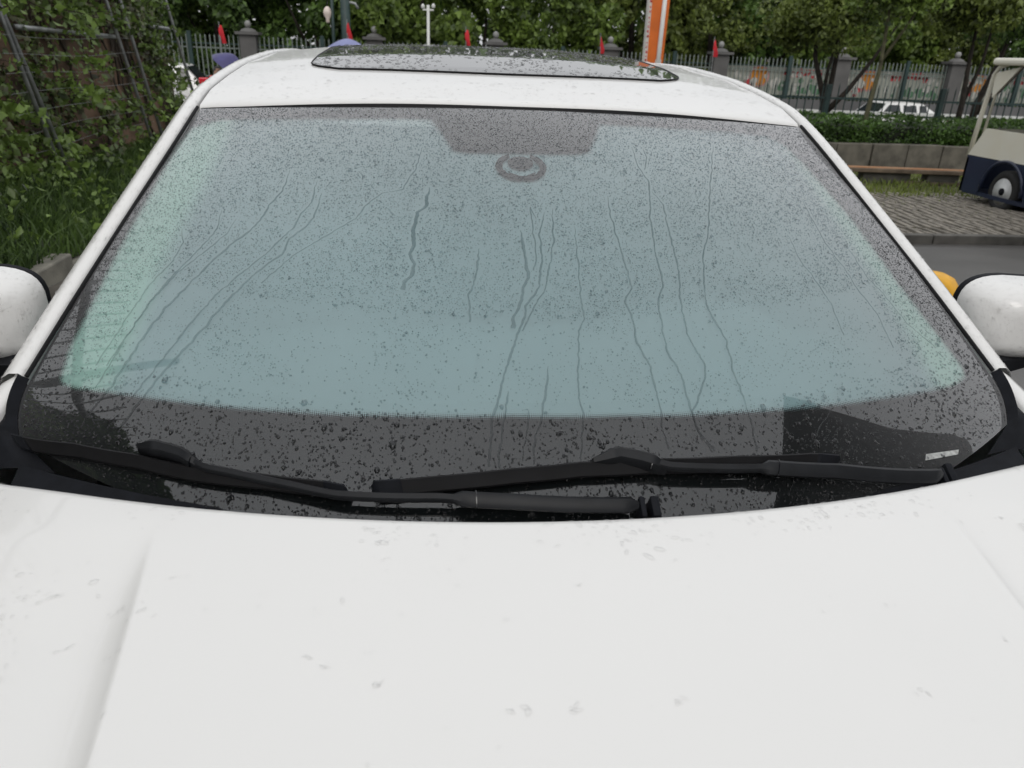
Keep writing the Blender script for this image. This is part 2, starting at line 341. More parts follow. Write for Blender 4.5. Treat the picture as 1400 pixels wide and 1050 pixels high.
RIV=[(2, [(-0.288, 0.845), (-0.299, 0.774), (-0.324, 0.72), (-0.328, 0.707), (-0.379, 0.694), (-0.42, 0.651), (-0.434, 0.618), (-0.487, 0.575), (-0.56, 0.51), (-0.612, 0.438)]), (5, [(-0.262, 0.717), (-0.267, 0.664), (-0.287, 0.645), (-0.295, 0.585), (-0.29, 0.558), (-0.3, 0.54), (-0.286, 0.518), (-0.29, 0.49), (-0.305, 0.471), (-0.308, 0.456)]), (3, [(-0.531, 0.684), (-0.535, 0.616), (-0.549, 0.586), (-0.58, 0.55), (-0.584, 0.512), (-0.625, 0.466), (-0.653, 0.422), (-0.679, 0.374), (-0.702, 0.32), (-0.756, 0.206), (-0.794, 0.096)]), (2.4, [(-0.551, 0.721), (-0.55, 0.656), (-0.568, 0.619), (-0.577, 0.578), (-0.599, 0.548), (-0.612, 0.522), (-0.646, 0.474), (-0.67, 0.444), (-0.701, 0.395), (-0.736, 0.313), (-0.79, 0.159)]), (3, [(-0.63, 0.749), (-0.632, 0.683), (-0.651, 0.641), (-0.659, 0.594), (-0.682, 0.554), (-0.71, 0.517), (-0.74, 0.465), (-0.768, 0.407), (-0.796, 0.348), (-0.81, 0.301), (-0.839, 0.165), (-0.865, 0.079)]), (2, [(-0.765, 0.612), (-0.758, 0.563), (-0.767, 0.521), (-0.792, 0.466), (-0.817, 0.409), (-0.838, 0.342), (-0.867, 0.156)]), (2, [(-0.72, 0.591), (-0.727, 0.549), (-0.755, 0.505), (-0.803, 0.432), (-0.833, 0.354), (-0.865, 0.202)]), (2, [(-0.841, 0.546), (-0.822, 0.507), (-0.825, 0.46), (-0.845, 0.413), (-0.855, 0.379), (-0.886, 0.196)]), (2.6, [(0.322, 0.865), (0.315, 0.801), (0.331, 0.748), (0.297, 0.64), (0.279, 0.544), (0.279, 0.5), (0.274, 0.47), (0.253, 0.442), (0.247, 0.398), (0.239, 0.336), (0.258, 0.29), (0.256, 0.239), (0.265, 0.177), (0.28, 0.154)]), (2.6, [(0.328, 0.716), (0.346, 0.677), (0.337, 0.625), (0.329, 0.555), (0.322, 0.493), (0.303, 0.439), (0.295, 0.368), (0.314, 0.304), (0.306, 0.28), (0.273, 0.237), (0.257, 0.221), (0.262, 0.189), (0.284, 0.155)]), (2, [(0.352, 0.858), (0.354, 0.829), (0.332, 0.786)]), (2.5, [(0.596, 0.884), (0.489, 0.698), (0.433, 0.585), (0.4, 0.539), (0.376, 0.476), (0.361, 0.423), (0.378, 0.344), (0.371, 0.279), (0.375, 0.22), (0.372, 0.176), (0.366, 0.143)]), (2.6, [(0.2, 0.703), (0.194, 0.637), (0.196, 0.547), (0.2, 0.503), (0.199, 0.468), (0.176, 0.44), (0.183, 0.396), (0.181, 0.355), (0.197, 0.309), (0.196, 0.271), (0.197, 0.239), (0.193, 0.196), (0.196, 0.167)]), (1.8, [(0.664, 0.57), (0.655, 0.504), (0.672, 0.432), (0.675, 0.386), (0.667, 0.313)]), (1.8, [(0.778, 0.68), (0.761, 0.537), (0.772, 0.467), (0.772, 0.411), (0.788, 0.339), (0.777, 0.26)]), (1.6, [(0.824, 0.514), (0.823, 0.43), (0.84, 0.384), (0.855, 0.303), (0.893, 0.227)]), (3, [(0.027, 0.656), (0.005, 0.598), (0.005, 0.544), (-0.011, 0.476), (-0.045, 0.432), (-0.048, 0.415), (-0.068, 0.374), (-0.088, 0.33), (-0.106, 0.282), (-0.11, 0.262), (-0.126, 0.225), (-0.135, 0.149)]), (2.4, [(0.048, 0.666), (0.037, 0.58), (0.006, 0.478), (-0.031, 0.426), (-0.057, 0.382)]), (2.6, [(-0.092, 0.271), (-0.104, 0.223), (-0.11, 0.19), (-0.117, 0.172), (-0.115, 0.147)]), (2.6, [(-0.01, 0.316), (-0.021, 0.272), (-0.037, 0.218), (-0.05, 0.197), (-0.055, 0.154)]), (1.6, [(-0.055, 0.241), (-0.061, 0.211), (-0.071, 0.179), (-0.074, 0.159)]), (2.2, [(0.094, 0.618), (0.089, 0.545), (0.083, 0.494), (0.079, 0.454), (0.078, 0.408), (0.061, 0.382), (0.052, 0.33), (0.047, 0.301), (0.041, 0.259), (0.045, 0.231), (0.04, 0.204), (0.03, 0.17), (0.028, 0.158)]), (4, [(-0.038, 0.607), (-0.035, 0.544), (-0.033, 0.494), (-0.047, 0.471), (-0.051, 0.446), (-0.071, 0.411), (-0.075, 0.387)]), (2.4, [(-0.14, 0.559), (-0.149, 0.49), (-0.166, 0.453), (-0.163, 0.426), (-0.166, 0.397)]), (2, [(0.003, 0.636), (-0.008, 0.67), (-0.008, 0.598), (-0.009, 0.544), (-0.018, 0.51)]), (1.5, [(0.495, 0.142), (0.518, 0.163), (0.563, 0.186)])]
EMB=[(-0.017, 0.784), (-0.078, 0.782), (0.046, 0.786), (-0.012, 0.822), (-0.022, 0.739)]
WIP={'blade1': [(-1.011, -0.006), (-0.86, 0.044), (-0.744, 0.066), (-0.641, 0.075), (-0.519, 0.091), (-0.418, 0.098), (-0.372, 0.097)], 'blade2': [(-0.333, 0.108), (-0.221, 0.126), (-0.095, 0.142), (0.023, 0.151), (0.151, 0.15), (0.311, 0.138), (0.458, 0.118), (0.514, 0.102)], 'arm1': [(-0.74, 0.085), (-0.7, 0.094), (-0.659, 0.095), (-0.616, 0.084), (-0.564, 0.087), (-0.467, 0.088), (-0.392, 0.086), (-0.306, 0.093), (-0.221, 0.1), (-0.097, 0.099), (0.111, 0.09)], 'arm2': [(0.044, 0.158), (0.092, 0.165), (0.131, 0.156), (0.176, 0.141), (0.363, 0.116), (0.494, 0.086), (0.74, 0.007)]}
GLINT=[(0.728, 0.046), (0.821, 0.022)]

def poly_sd(P, poly):
    """signed distance of points P (n,2) to a closed polygon; positive inside"""
    poly = np.array(poly); n = len(poly); best = np.full(len(P), 1e9); ins = np.zeros(len(P), bool)
    for i in range(n):
        a, b = poly[i], poly[(i + 1) % n]; ab = b - a; t = np.clip(((P - a) @ ab) / (ab @ ab), 0, 1)
        best = np.minimum(best, np.linalg.norm(P - (a + t[:, None] * ab), axis=1))
        c = (a[1] > P[:, 1]) != (b[1] > P[:, 1])
        xi = a[0] + (P[:, 1] - a[1]) * (b[0] - a[0]) / (b[1] - a[1] + 1e-12)
        ins ^= c & (P[:, 0] < xi)
    return np.where(ins, best, -best)
def mtr(u, v): return (u * (.792 - .149 * v), v * .98)       # glass coordinates in metres
NU, NV = 200, 150
UV = [(-1 + 2 * i / NU, j / NV) for j in range(NV + 1) for i in range(NU + 1)]
XY = np.array([mtr(*q) for q in UV])
SD = poly_sd(XY, [mtr(*q) for q in CLEAR])
def glass_sheet(name, m, off, attrs=None, keep=None, parent=None):
    b = CB(); b.grid([[glass(-1 + 2 * i / NU, j / NV, off) for i in range(NU + 1)] for j in range(NV + 1)])
    if keep is not None: b.f = [f for f in b.f if any(keep[i] for i in f)]
    o = b.build(name, m, parent, sharp=None)
    for k, d in (attrs or {}).items():
        if d.ndim == 2:
            a = o.data.attributes.new(k, 'FLOAT_VECTOR', 'POINT'); a.data.foreach_set('vector', np.c_[d, np.zeros(len(d))].astype(np.float32).ravel())
        else:
            a = o.data.attributes.new(k, 'FLOAT', 'POINT'); a.data.foreach_set('value', d.astype(np.float32))
    return o
ws = glass_sheet('windscreen', 'glass', 0)
frit = glass_sheet('frit_border', 'frit', -.002, {'frit': -SD, 'glass_xy': XY}, -SD > -.02, ws)
# condensation over the whole pane; the side bands add painted sky reflection
fn = np.array([noise.noise(Vector((x * 3, y * 3, 1.7))) for x, y in XY])
uu = np.array([q[0] for q in UV]); vv = np.array([q[1] for q in UV])
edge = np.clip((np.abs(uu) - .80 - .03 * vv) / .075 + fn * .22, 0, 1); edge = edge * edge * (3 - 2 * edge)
top = np.clip((.99 - vv) / .1, 0, 1)
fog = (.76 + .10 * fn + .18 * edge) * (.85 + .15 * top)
film = glass_sheet('condensation_film', 'fog', -.006, {'fog': fog, 'edge_sky_sheen': edge}, SD > -.03, ws)
# inspection emblem on the glass under the mirror patch: a disc inside a wreath
em = CB(); EU, EV = EMB[0]
def eg(dx, ds): v = EV + ds / .98; return glass((EU * .675 + dx) / (.792 - .149 * v), v, -.0008)
def flat(pts): n = len(pts); em.add([eg(*p) for p in pts], [tuple(range(n))])
flat([(.024 * math.cos(t * math.pi / 14), .018 + .0205 * math.sin(t * math.pi / 14)) for t in range(28)])
for sgn in (-1, 1):
    for k in range(9):                       # overlapping wreath leaves
        a = R(-80 + k * 16.5); r = .0405
        cx_, cy_ = sgn * r * math.cos(a), .006 + r * math.sin(a) * .92; ta = a + R(62)
        w = .0068 + .0015 * (k % 2)
        d = (math.cos(ta) * sgn, math.sin(ta)); nrm = (-d[1], d[0])
        flat([(cx_ - d[0] * .011, cy_ - d[1] * .011), (cx_ + nrm[0] * w, cy_ + nrm[1] * w), (cx_ + d[0] * .012, cy_ + d[1] * .012), (cx_ - nrm[0] * w, cy_ - nrm[1] * w)][::sgn])
flat([(-.026, -.010), (-.006, -.022), (.006, -.022), (.026, -.010), (.020, -.024), (.004, -.032), (-.004, -.032), (-.020, -.024)])
me_ = em.build('emblem_sticker', mat('emblem_grey', (.02, .02, .022), .6, .2, 30, spec=0), ws, smooth=False)

# hood ---------------------------------------------------------
def hood(x, y):
    yr = .771 + .276 * x * x
    t = yr - y
    z = .989 - .0424 * x * x - .055 * t - .075 * t * t
    ax = abs(x)
    xc = .487 + .11 * (y - .55)                         # power crease runs along the hood
    k = min(1, max(0, (.80 - y) / .16))
    if ax > xc: z -= .011 * k * (1 - math.exp(-(ax - xc) / .016))
    z -= .22 * max(0, ax - .62) ** 2
    if t < .015: z -= .012 * (1 - t / .015) ** 2
    return z
def hxs(): return sorted(set(frange(-.80, .80, 80) + [s * a for s in (-1, 1) for a in frange(.44, .56, 40)]))
b = CB(); rows = []
XS = hxs()
rows.append([(x, .775 + .276 * x * x, hood(x, .771 + .276 * x * x) - .03) for x in XS])
for i in range(61):
    row = []
    for x in XS:
        yr = .771 + .276 * x * x; yf = -.30 + .16 * x * x
        t = (i / 60) ** 1.5; y = yr + (yf - yr) * t
        row.append((x, y, hood(x, y)))
    rows.append(row)
b.grid(rows[::-1]); b.build('hood', 'paint', sharp=60)
# nose below the hood
b = CB(); rows = []
for (dy, z, k) in ((-.005, .0, 1), (-.04, -.03, 1), (-.09, -.12, 1.02), (-.11, -.3, 1.05), (-.12, -.5, 1.06), (-.06, -.66, 1.04)):
    rows.append([(x * k, -.30 + .16 * x * x + dy + .25 * max(0, abs(x) - .5) ** 2, hood(x, -.30 + .16 * x * x) + z) for x in frange(-.84, .84, 40)])
b.grid(rows); b.build('front_bumper', 'paint', sharp=50)
b = CB()
b.grid([[(x, -.30 + .16 * x * x - .118 - .01, z) for x in frange(-.55, .55, 20)] for z in (.62, .52, .42)]); b.build('grille', 'gloss')
for s in (-1, 1):
    b = CB(); b.grid([[(s * x, -.30 + .16 * x * x - dy, z) for x in frange(.56, .84, 8)] for z, dy in ((.66, .135), (.61, .14), (.55, .14))])
    b.build('headlight', 'darkglass')

# body sides ---------------------------------------------------------
def side_prof(y):
    """(x,z) from sill to belt for the right side"""
    t = max(0, min(1, (y + .35) / 4.9)); pinch = .10 * max(0, (.35 - y) / .7) ** 2 + .09 * max(0, (y - 3.4) / 1.0) ** 2
    belt = .955 + .10 * min(1, max(0, (y - .9) / .5)) if y < 1.4 else 1.02 + .035 - .03 * max(0, (y - 2.8))
    if y < 1.4: belt = hood(.80, min(y, .93)) - .005 + .085 * max(0, min(1, (y - .93) / .25))
    bx = .815 - pinch * .5
    return [(.86 - pinch, .22), (.90 - pinch, .42), (.905 - pinch, .62), (.895 - pinch, .78), (.875 - pinch, .88), (bx + .022, belt - .015), (bx, belt)]
for s in (-1, 1):
    b = CB(); rows = []
    for y in frange(-.25, 4.15, 88):
        pr = side_prof(y); zmin = .22
        for wy in (.18, 2.88):
            d = abs(y - wy)
            if d < .36: zmin = max(zmin, .31 + math.sqrt(.36 ** 2 - d * d))
        rows.append([(s * x, y, max(z, zmin) if i < 5 else z) for i, (x, z) in enumerate(pr)])
    b.grid(rows if s < 0 else [r[::-1] for r in rows]); b.build('body_side', 'paint', sharp=50)
    # wheels
    for wy in (.18, 2.88):
        b = CB(); b.lathe([(.20, -.1), (.30, -.105), (.325, -.07), (.325, .07), (.30, .105), (.20, .1)], (s * .80, wy, .325), 'X', 28); t = b.build('wheel', 'tyre')
        b = CB(); b.lathe([(.03, .02), (.20, .0), (.215, .02), (.21, -.02)] if s < 0 else [(.03, -.02), (.20, 0), (.215, -.02), (.21, .02)], (s * .89, wy, .325), 'X', 24); b.build('rim', 'alloy', t)
# roof ---------------------------------------------------------
EDGE = [(1.085, .776, 1.040), (1.25, .736, 1.137), (1.45, .691, 1.244), (1.60, .658, 1.323), (1.70, .648, 1.362), (1.80, .645, 1.388), (1.95, .640, 1.407), (2.15, .634, 1.425), (2.5, .622, 1.437), (2.9, .610, 1.430), (3.2, .60, 1.40), (3.45, .60, 1.33), (3.75, .63, 1.19), (3.98, .66, 1.06)]
def edge_at(y):
    for (a, b) in zip(EDGE, EDGE[1:]):
        if y <= b[0]: t = (y - a[0]) / (b[0] - a[0]); return a[1] + (b[1] - a[1]) * t, a[2] + (b[2] - a[2]) * t
    return EDGE[-1][1:]
def zc(y):
    P = [(1.60, 1.394), (1.75, 1.418), (1.95, 1.440), (2.2, 1.458), (2.5, 1.467), (2.8, 1.465), (3.1, 1.452), (3.35, 1.42)]
    for a, b in zip(P, P[1:]):
        if y <= b[0]: t = (y - a[0]) / (b[0] - a[0]); return a[1] + (b[1] - a[1]) * t
    return P[-1][1]
def roofz(u, y):
    ex, ez = edge_at(y); return zc(y) + (ez - zc(y)) * abs(u) ** 2.6
def roof_pt(u, t, off=0):
    yf = 1.612 + .095 * u * u; y = yf + (3.25 - .10 * u * u - yf) * t
    return (u * edge_at(y)[0], y, roofz(u, y) + off)
b = CB(); rows = [[(p[0], p[1] - .004, p[2] - .022) for p in (roof_pt(u, 0) for u in frange(-1, 1, 60))], [(p[0], p[1] - .002, p[2] - .006) for p in (roof_pt(u, 0) for u in frange(-1, 1, 60))]]
rows += [[roof_pt(u, .004 + .996 * t) for u in frange(-1, 1, 60)] for t in frange(0, 1, 70)]
b.grid(rows); roof = b.build('roof', 'paint', sharp=60)
b = CB(); b.tube([Vector(roof_pt(u, 0)) + Vector((0, -.005, -.012)) for u in frange(-.99, .99, 50)], .0085, 6); b.build('top_seal', 'rubber')
# sunroof pane, rounded in plan
b = CB(); hw, y0, y1 = .462, 1.885, 2.75
def sr(u, t, off):
    c = .16; yy = y0 + (y1 - y0) * t
    w = hw * (1 - .17 * max(0, (c - t) / c) ** 2.4)
    yy2 = yy + .045 * u * u * (1 - t)
    x = u * w; return Vector((x, yy2, roofz(x / edge_at(yy2)[0], yy2) + off))
b.grid([[sr(u, t, .003) for u in frange(-1, 1, 50)] for t in frange(0, 1, 40)])
sun = b.build('sunroof_glass', 'sunglass', sharp=None)
b = CB(); b.grid([[sr(u, t, .0012) for u in frange(-1, 1, 40)] for t in frange(0, 1, 30)]); b.build('sunroof_blind', 'plastic', sun, sharp=None)
b = CB(); ring = [sr(u, 0, .003) for u in frange(-1, 1, 40)] + [sr(1, t, .003) for t in frange(.03, 1, 30)]; ring = [sr(-1, t, .003) for t in frange(.03, 1, 30)][::-1] + ring
b.tube(ring, .0018, 6); b.build('sunroof_seal', 'rubber', sun)
# pillars and roof rails
for s in (-1, 1):
    b = CB(); rows = []; seal = []; n = 0
    pts = []
    for i in range(len(EDGE) - 1):
        a, c = EDGE[i], EDGE[i + 1]
        for k in range(5): t = k / 5; pts.append([a[j] + (c[j] - a[j]) * t for j in range(3)])
    pts.append(list(EDGE[-1]))
    for q in range(3): pts = [pts[0]] + [[(pts[i - 1][j] + 2 * pts[i][j] + pts[i + 1][j]) / 4 for j in range(3)] for i in range(1, len(pts) - 1)] + [pts[-1]]
    for (y, x, z) in pts:
        w = 1.0
        rows.append([(s * (x + dx * w), y + dy, z + dz) for dx, dy, dz in ((.004, 0, -.022), (.006, 0, -.001), (.012, -.001, .0055), (.026, 0, .005), (.040, .004, -.004), (.050, .008, -.020), (.056, .010, -.045))])
    b.grid(rows if s > 0 else [r[::-1] for r in rows]); b.build('pillar_and_rail', 'paint', sharp=60)
    b = CB(); b.tube([(s * (x + .001), y - .002, z + .001) for (y, x, z) in pts if y < 1.72], .0034, 6); b.build('pillar_seal', 'rubber')
    # fender top running forward from the pillar foot
    b = CB(); rows = []
    for y, x, z in ((1.088, .776, 1.034), (1.06, .788, 1.020), (1.02, .800, 1.002), (.98, .808, .986), (.94, .815, .970), (.90, .820, .955)):
        rows.append([(s * (x + dx), y, z + dz) for dx, dz in ((-.003, -.03), (0, -.004), (.006, .004), (.022, .004), (.04, -.006), (.055, -.03), (.07, -.12))])
    b.grid(rows if s < 0 else [r[::-1] for r in rows]); b.build('fender_top', 'paint', sharp=60)
    # black corner trim between glass edge and fender
    b = CB(); rows = []
    for i in range(13):
        v = i / 12 * .125; g_ = glass(s, v, .001); y = g_.y
        fx = .776 + (1.088 - y) * .30
        rows.append([(g_.x, g_.y, g_.z), (g_.x + s * .012, g_.y - .005, g_.z + .010), (s * (fx - .004), y - .006, 1.034 - (1.088 - y) * .45 - .004), (s * (fx + .002), y - .006, 1.0 - (1.088 - y) * .45)])
    rows.insert(0, [(s * .70, .95, .955), (s * .745, .96, .958), (s * .79, .965, .955), (s * .812, .96, .92)])
    b.grid(rows); b.build('corner_trim', 'plastic', sharp=50)
    # side windows and door frame
    b = CB()
    def sw(y, k):
        ex, ez = edge_at(y); ex += .045; ez -= .045; bx, bz = .80, 1.03
        return (s * (bx + (ex - bx) * k), y, bz + (ez - bz) * k)
    Y = frange(1.16, 3.55, 24)
    b.grid([[sw(y, k) for y in Y] for k in frange(0, 1, 6)]); b.build('side_window', 'sideglass')
    b = CB()
    for y in (2.18, 3.05): b = CB(); b.box((s * .765, y, 1.2), (.02, .07, .34), Matrix.Rotation(s * R(-22), 3, 'Y')); b.build('door_post', 'plastic', smooth=False)
    b = CB(); b.grid([[(s * x, y, z) for y in frange(1.1, 3.9, 14)] for x, z in ((.80, 1.035), (.79, 1.04), (.72, .98), (.72, .5))]); b.build('door_lining', 'dash2')
    # door mirror: painted shell, black rim behind, black foot
    mcx, mcy, mcz = s * .955, 1.285, 1.062
    if s > 0: mcx = .962
    mb = CB(); rows = []
    NA, NB = 36, 18
    for j in range(NB + 1):
        ph = (j / NB) * math.pi / 2
        row = []
        for i in range(NA):
            th = 2 * math.pi * i / NA; c_, s_ = math.cos(th), math.sin(th)
            e = .5
            ux = math.copysign(abs(c_) ** e, c_); uz = math.copysign(abs(s_) ** e, s_)
            rr = math.sin(ph) ** .62
            hw_ = .133; hh = .074 if uz > 0 else .085
            inner = 1 - .10 * max(0, uz) * 0
            x = ux * hw_ * rr; z = uz * hh * rr
            # shallow crease low on the shell
            d = math.cos(ph) ** .8 * .105
            if z < -.034: d -= .35 * (-.034 - z)
            z += .012 * (-(x * s) / .128) * (1 if z > 0 else .2)
            z += .010 * (1 - (x / .128) ** 2)
            row.append((mcx + x, mcy - d, mcz + z))
        rows.append(row)
    mb.grid(rows[::-1], close=True)
    mh = mb.build('mirror_housing', 'paint', sharp=70)
    mb = CB(); last = rows[-1]; ctr = Vector((mcx, mcy, mcz))
    def off(k, dy): return [tuple((Vector(p) - ctr) * k + ctr + Vector((0, dy, 0))) for p in last]
    mb.grid([off(.99, .0), off(1.010, .001), off(1.012, .006), off(1.0, .014), off(.93, .018), off(.0, .015)], close=True); mb.build('mirror_rim', 'plastic', mh)
    mb = CB(); mb.grid([off(.92, .0186), off(.01, .0186)], close=True); mb.build('mirror_glass', 'gloss', mh)
    mb = CB(); mb.grid([[(s * x, y, z) for x, y, z in r] for r in (
        [(.79, 1.10, 1.035), (.79, 1.16, 1.03), (.79, 1.27, 1.00), (.79, 1.12, .985)], [(.84, 1.16, 1.025), (.84, 1.20, 1.025), (.84, 1.30, 1.0), (.84, 1.17, .98)],
        [(.92, 1.19, 1.012), (.92, 1.24, 1.012), (.92, 1.31, .992), (.92, 1.2, .985)], [(1.0, 1.21, 1.01), (1.0, 1.25, 1.01), (1.0, 1.30, 1.0), (1.0, 1.22, .995)])], close=True)
    mb.build('mirror_foot', 'plastic', mh)
# rear window and boot
b = CB(); b.grid([[(u * (.56 + .08 * t), 3.27 - .03 * u * u + .62 * t, 1.425 - .33 * t ** 1.15 - .03 * u * u) for u in frange(-1, 1, 16)] for t in frange(0, 1, 8)]); b.build('rear_window', 'sideglass')
b = CB(); b.grid([[(u * (.70 - .02 * t), 3.86 + .35 * t, 1.075 - .02 * t - .03 * u * u) for u in frange(-1, 1, 16)] for t in frange(0, 1, 4)] +
                 [[(u * .72, 4.22 - .05 * u * u, z - .03 * u * u) for u in frange(-1, 1, 16)] for z in (1.02, .8, .5, .25)]); b.build('boot_lid', 'paint')
b = CB(); b.box((0, 1.95, .22), (1.66, 3.7, .04)); b.build('floor_pan', 'plastic', smooth=False)
b = CB(); b.box((0, .25, .6), (1.3, .9, .3)); b.build('engine_block', 'plastic', smooth=False)
# headliner under the roof so the roof is opaque from inside
b = CB(); b.grid([[(p[0] * .99, p[1], p[2] - .024) for p in (roof_pt(u, t) for u in frange(-1, 1, 20))] for t in frange(0, 1, 20)]); b.build('headliner', 'liner')
# dashboard
b = CB(); rows = []
for (t, z0) in ((0, .90), (.12, .915), (.5, .965), (.85, .985), (.97, .985), (1, .97), (1.02, .90), (1.0, .70)):
    row = []
    for x in frange(-.76, .76, 40):
        yb_ = .76 + .33 * (x / .76) ** 2; ye = 1.44 + .02 * math.cos(x * 4)
        hump = .062 * math.exp(-((x - .36) / .17) ** 4) * max(0, min(1, (t - .45) / .35)) * (1 if z0 > .95 else .7)
        row.append((x, yb_ + (ye - yb_) * min(t, 1.02), z0 + hump))
    rows.append(row)
b.grid(rows); b.build('dashboard', 'dash', sharp=50)
b = CB(); b.box((0.0, 1.455, 1.0), (.24, .02, .15)); b.build('centre_screen', 'gloss', smooth=False, bevel=.004)
b = CB(); ring = [(.36 + .185 * math.cos(a), 1.66 - .05 * math.sin(a), .96 + .175 * math.sin(a)) for a in frange(0, 2 * math.pi, 28)]; b.tube(ring, .014, 8); sw_ = b.build('steering_wheel', 'plastic')
b = CB(); b.box((.36, 1.65, .95), (.34, .03, .06)); b.box((.36, 1.65, .88), (.06, .03, .14)); b.build('wheel_spoke', 'plastic', sw_, smooth=False)
for sx_ in (-.37, .37):
    b = CB(); b.grid([[(sx_ + .25 * math.cos(a) * k, y + .06 * math.sin(a) * 1.2, z) for a in frange(0, 2 * math.pi * 15 / 16, 15)] for (k, y, z) in ((.9, 2.1, .45), (1, 2.15, .6), (1.0, 2.25, .8), (.85, 2.33, 1.0), (.6, 2.37, 1.06), (.1, 2.37, 1.07))], close=True); st = b.build('front_seat', 'seat')
    b = CB(); b.box((sx_, 2.36, 1.17), (.25, .09, .17)); b.build('headrest', 'seat', st, bevel=.03)
    b = CB(); b.box((sx_, 1.98, .46), (.5, .5, .14)); b.build('seat_cushion', 'seat', st, bevel=.04)
b = CB(); b.box((0, 3.1, .8), (1.3, .16, .6), Matrix.Rotation(R(-15), 3, 'X')); b.build('rear_seat', 'seat', bevel=.04)
b = CB(); b.box((0, 1.82, 1.30), (.25, .025, .075), Matrix.Rotation(R(10), 3, 'X')); rv = b.build('rear_view_mirror', 'plastic', bevel=.01)
b = CB(); b.tube([(0, 1.70, 1.375), (0, 1.79, 1.31)], .012); b.build('mirror_arm', 'plastic', rv)

# cowl under the wipers, seen at the foot of the glass
b = CB(); b.grid([[(x, .745 + .27 * x * x + dy, .932 + .045 * x * x + dz) for x in frange(-.74, .74, 40)] for dy, dz in ((-.02, -.02), (.0, -.002), (.03, .006), (.045, .012), (.052, .016))])
b.build('cowl_panel', 'plastic', sharp=50)

# wipers ---------------------------------------------------------
def interp(pts, n):
    P = [Vector((*mtr(*p), 0)) for p in pts]; d = [0]
    for a, c in zip(P, P[1:]): d.append(d[-1] + (c - a).length)
    outp = []
    for i in range(n + 1):
        s_ = d[-1] * i / n
        for k in range(len(d) - 1):
            if s_ <= d[k + 1] + 1e-9: t = (s_ - d[k]) / (d[k + 1] - d[k]); outp.append((P[k].lerp(P[k + 1], t), s_ / d[-1])); break
    return outp
def gxy(x, s, h):                                      # metres on the glass -> point at height h above it
    v = s / .98; return glass(x / (.792 - .149 * v), v, h)
def strip(name, pts, prof, m, n=40, ends=(.02, .02), parent=None, sharp=40, widen=None, drop=.014):
    """sweep a cross-section (offset across, height) along a line on the glass"""
    I = [(p - Vector((0, drop, 0)), f) for p, f in interp(pts, n)]; rows = []
    for i, (p, f) in enumerate(I):
        d = (I[min(i + 1, n)][0] - I[max(i - 1, 0)][0]).normalized(); w = Vector((-d.y, d.x, 0))
        k = 1.0
        if f < ends[0]: k = .45 + .55 * f / ends[0]
        if f > 1 - ends[1]: k = .45 + .55 * (1 - f) / ends[1]
        if widen: k *= widen(f)
        rows.append([gxy(p.x + w.x * a * k, p.y + w.y * a * k, h * (.6 + .4 * min(1, k)) if h > .012 else h) for a, h in prof])
    b = CB(); b.grid(rows, close=True); nc = len(prof)
    b.f += [tuple(range(nc))[::-1], tuple(range(len(b.v) - nc, len(b.v)))]
    return b.build(name, m, parent, sharp=sharp)
bladeprof = [(-.004, .001), (-.004, .010), (-.010, .012), (-.010, .017), (-.001, .022), (.004, .026), (.007, .024), (.008, .015), (.004, .011), (.002, .001)]
armprof = [(-.0055, .024), (-.0065, .030), (-.004, .034), (.003, .035), (.006, .031), (.006, .024)]
def wiper(k, conn, cfrac):
    wp = empty('windscreen_wiper', (0, 0, 0), None, None); wp.parent = sedan
    bl = strip('wiper_blade', WIP['blade' + k], bladeprof, 'rubber', 50, (.05, .04), wp)
    for kk, fr in (('a', (0, .075)), ('b', (.955, 1))):
        I = [p for p, f in interp(WIP['blade' + k], 60) if fr[0] <= f <= fr[1]]
    ar = strip('wiper_arm', [q for q in WIP['arm' + k][2:]], armprof, 'satin', 50, (.01, .01), wp,
               widen=lambda f: .9 + (.75 if f > cfrac else .75 * max(0, (f - cfrac + .02) / .02)))
    I = interp(conn, 20); rows = []
    hs = []
    cp = strip('blade_connector', conn, [(-.010, .014), (-.011, .026), (-.007, .035), (.004, .037), (.010, .030), (.011, .014)], 'satin', 24, (.25, .2), wp)
    for a_, c_ in ((0, .07), (.93, 1)):
        I2 = interp(WIP['blade' + k], 60); sub = [(p.x, p.y) for p, f in I2 if a_ <= f <= c_]
        inv = [(x_ / (.792 - .149 * y_ / .98), y_ / .98) for x_, y_ in sub]
        strip('blade_end_cap', inv, [(a * 1.03, h + .0008) for a, h in bladeprof], 'plastic', 8, (.05, .05), wp)
    for fr in (.03, cfrac + .02):
        i_ = int(fr * 50); I3 = interp(WIP['arm' + k][2:], 50); sub = [(I3[j][0].x, I3[j][0].y) for j in (i_, i_ + 1)]
        mid = [(sub[0][0] * .62 + sub[1][0] * .38, sub[0][1] * .62 + sub[1][1] * .38), (sub[0][0] * .5 + sub[1][0] * .5, sub[0][1] * .5 + sub[1][1] * .5)]
        strip('arm_joint', [(x_ / (.792 - .149 * y_ / .98), y_ / .98) for x_, y_ in mid], [(a * 1.9, h + .0006) for a, h in armprof], 'gloss', 2, (0, 0), wp)
    # pivot cap at the arm's foot
    e = WIP['arm' + k][-1]; x, s_ = mtr(*e)
    b = CB(); 
    for dx, w_, h_ in ((.006, .008, .030), (.024, .012, .026)):
        p = gxy(x + dx, s_ - .016, .012); b.box(p, (w_, .030, h_ * 1.1), Matrix.Rotation(R(28), 3, 'X'))
    b.build('pivot_cap', 'plastic', wp, smooth=False, bevel=.003)
    return wp
wiper('1', WIP['arm1'][:4], .62)
wiper('2', WIP['arm2'][:3] + [WIP['arm2'][3]], .36)
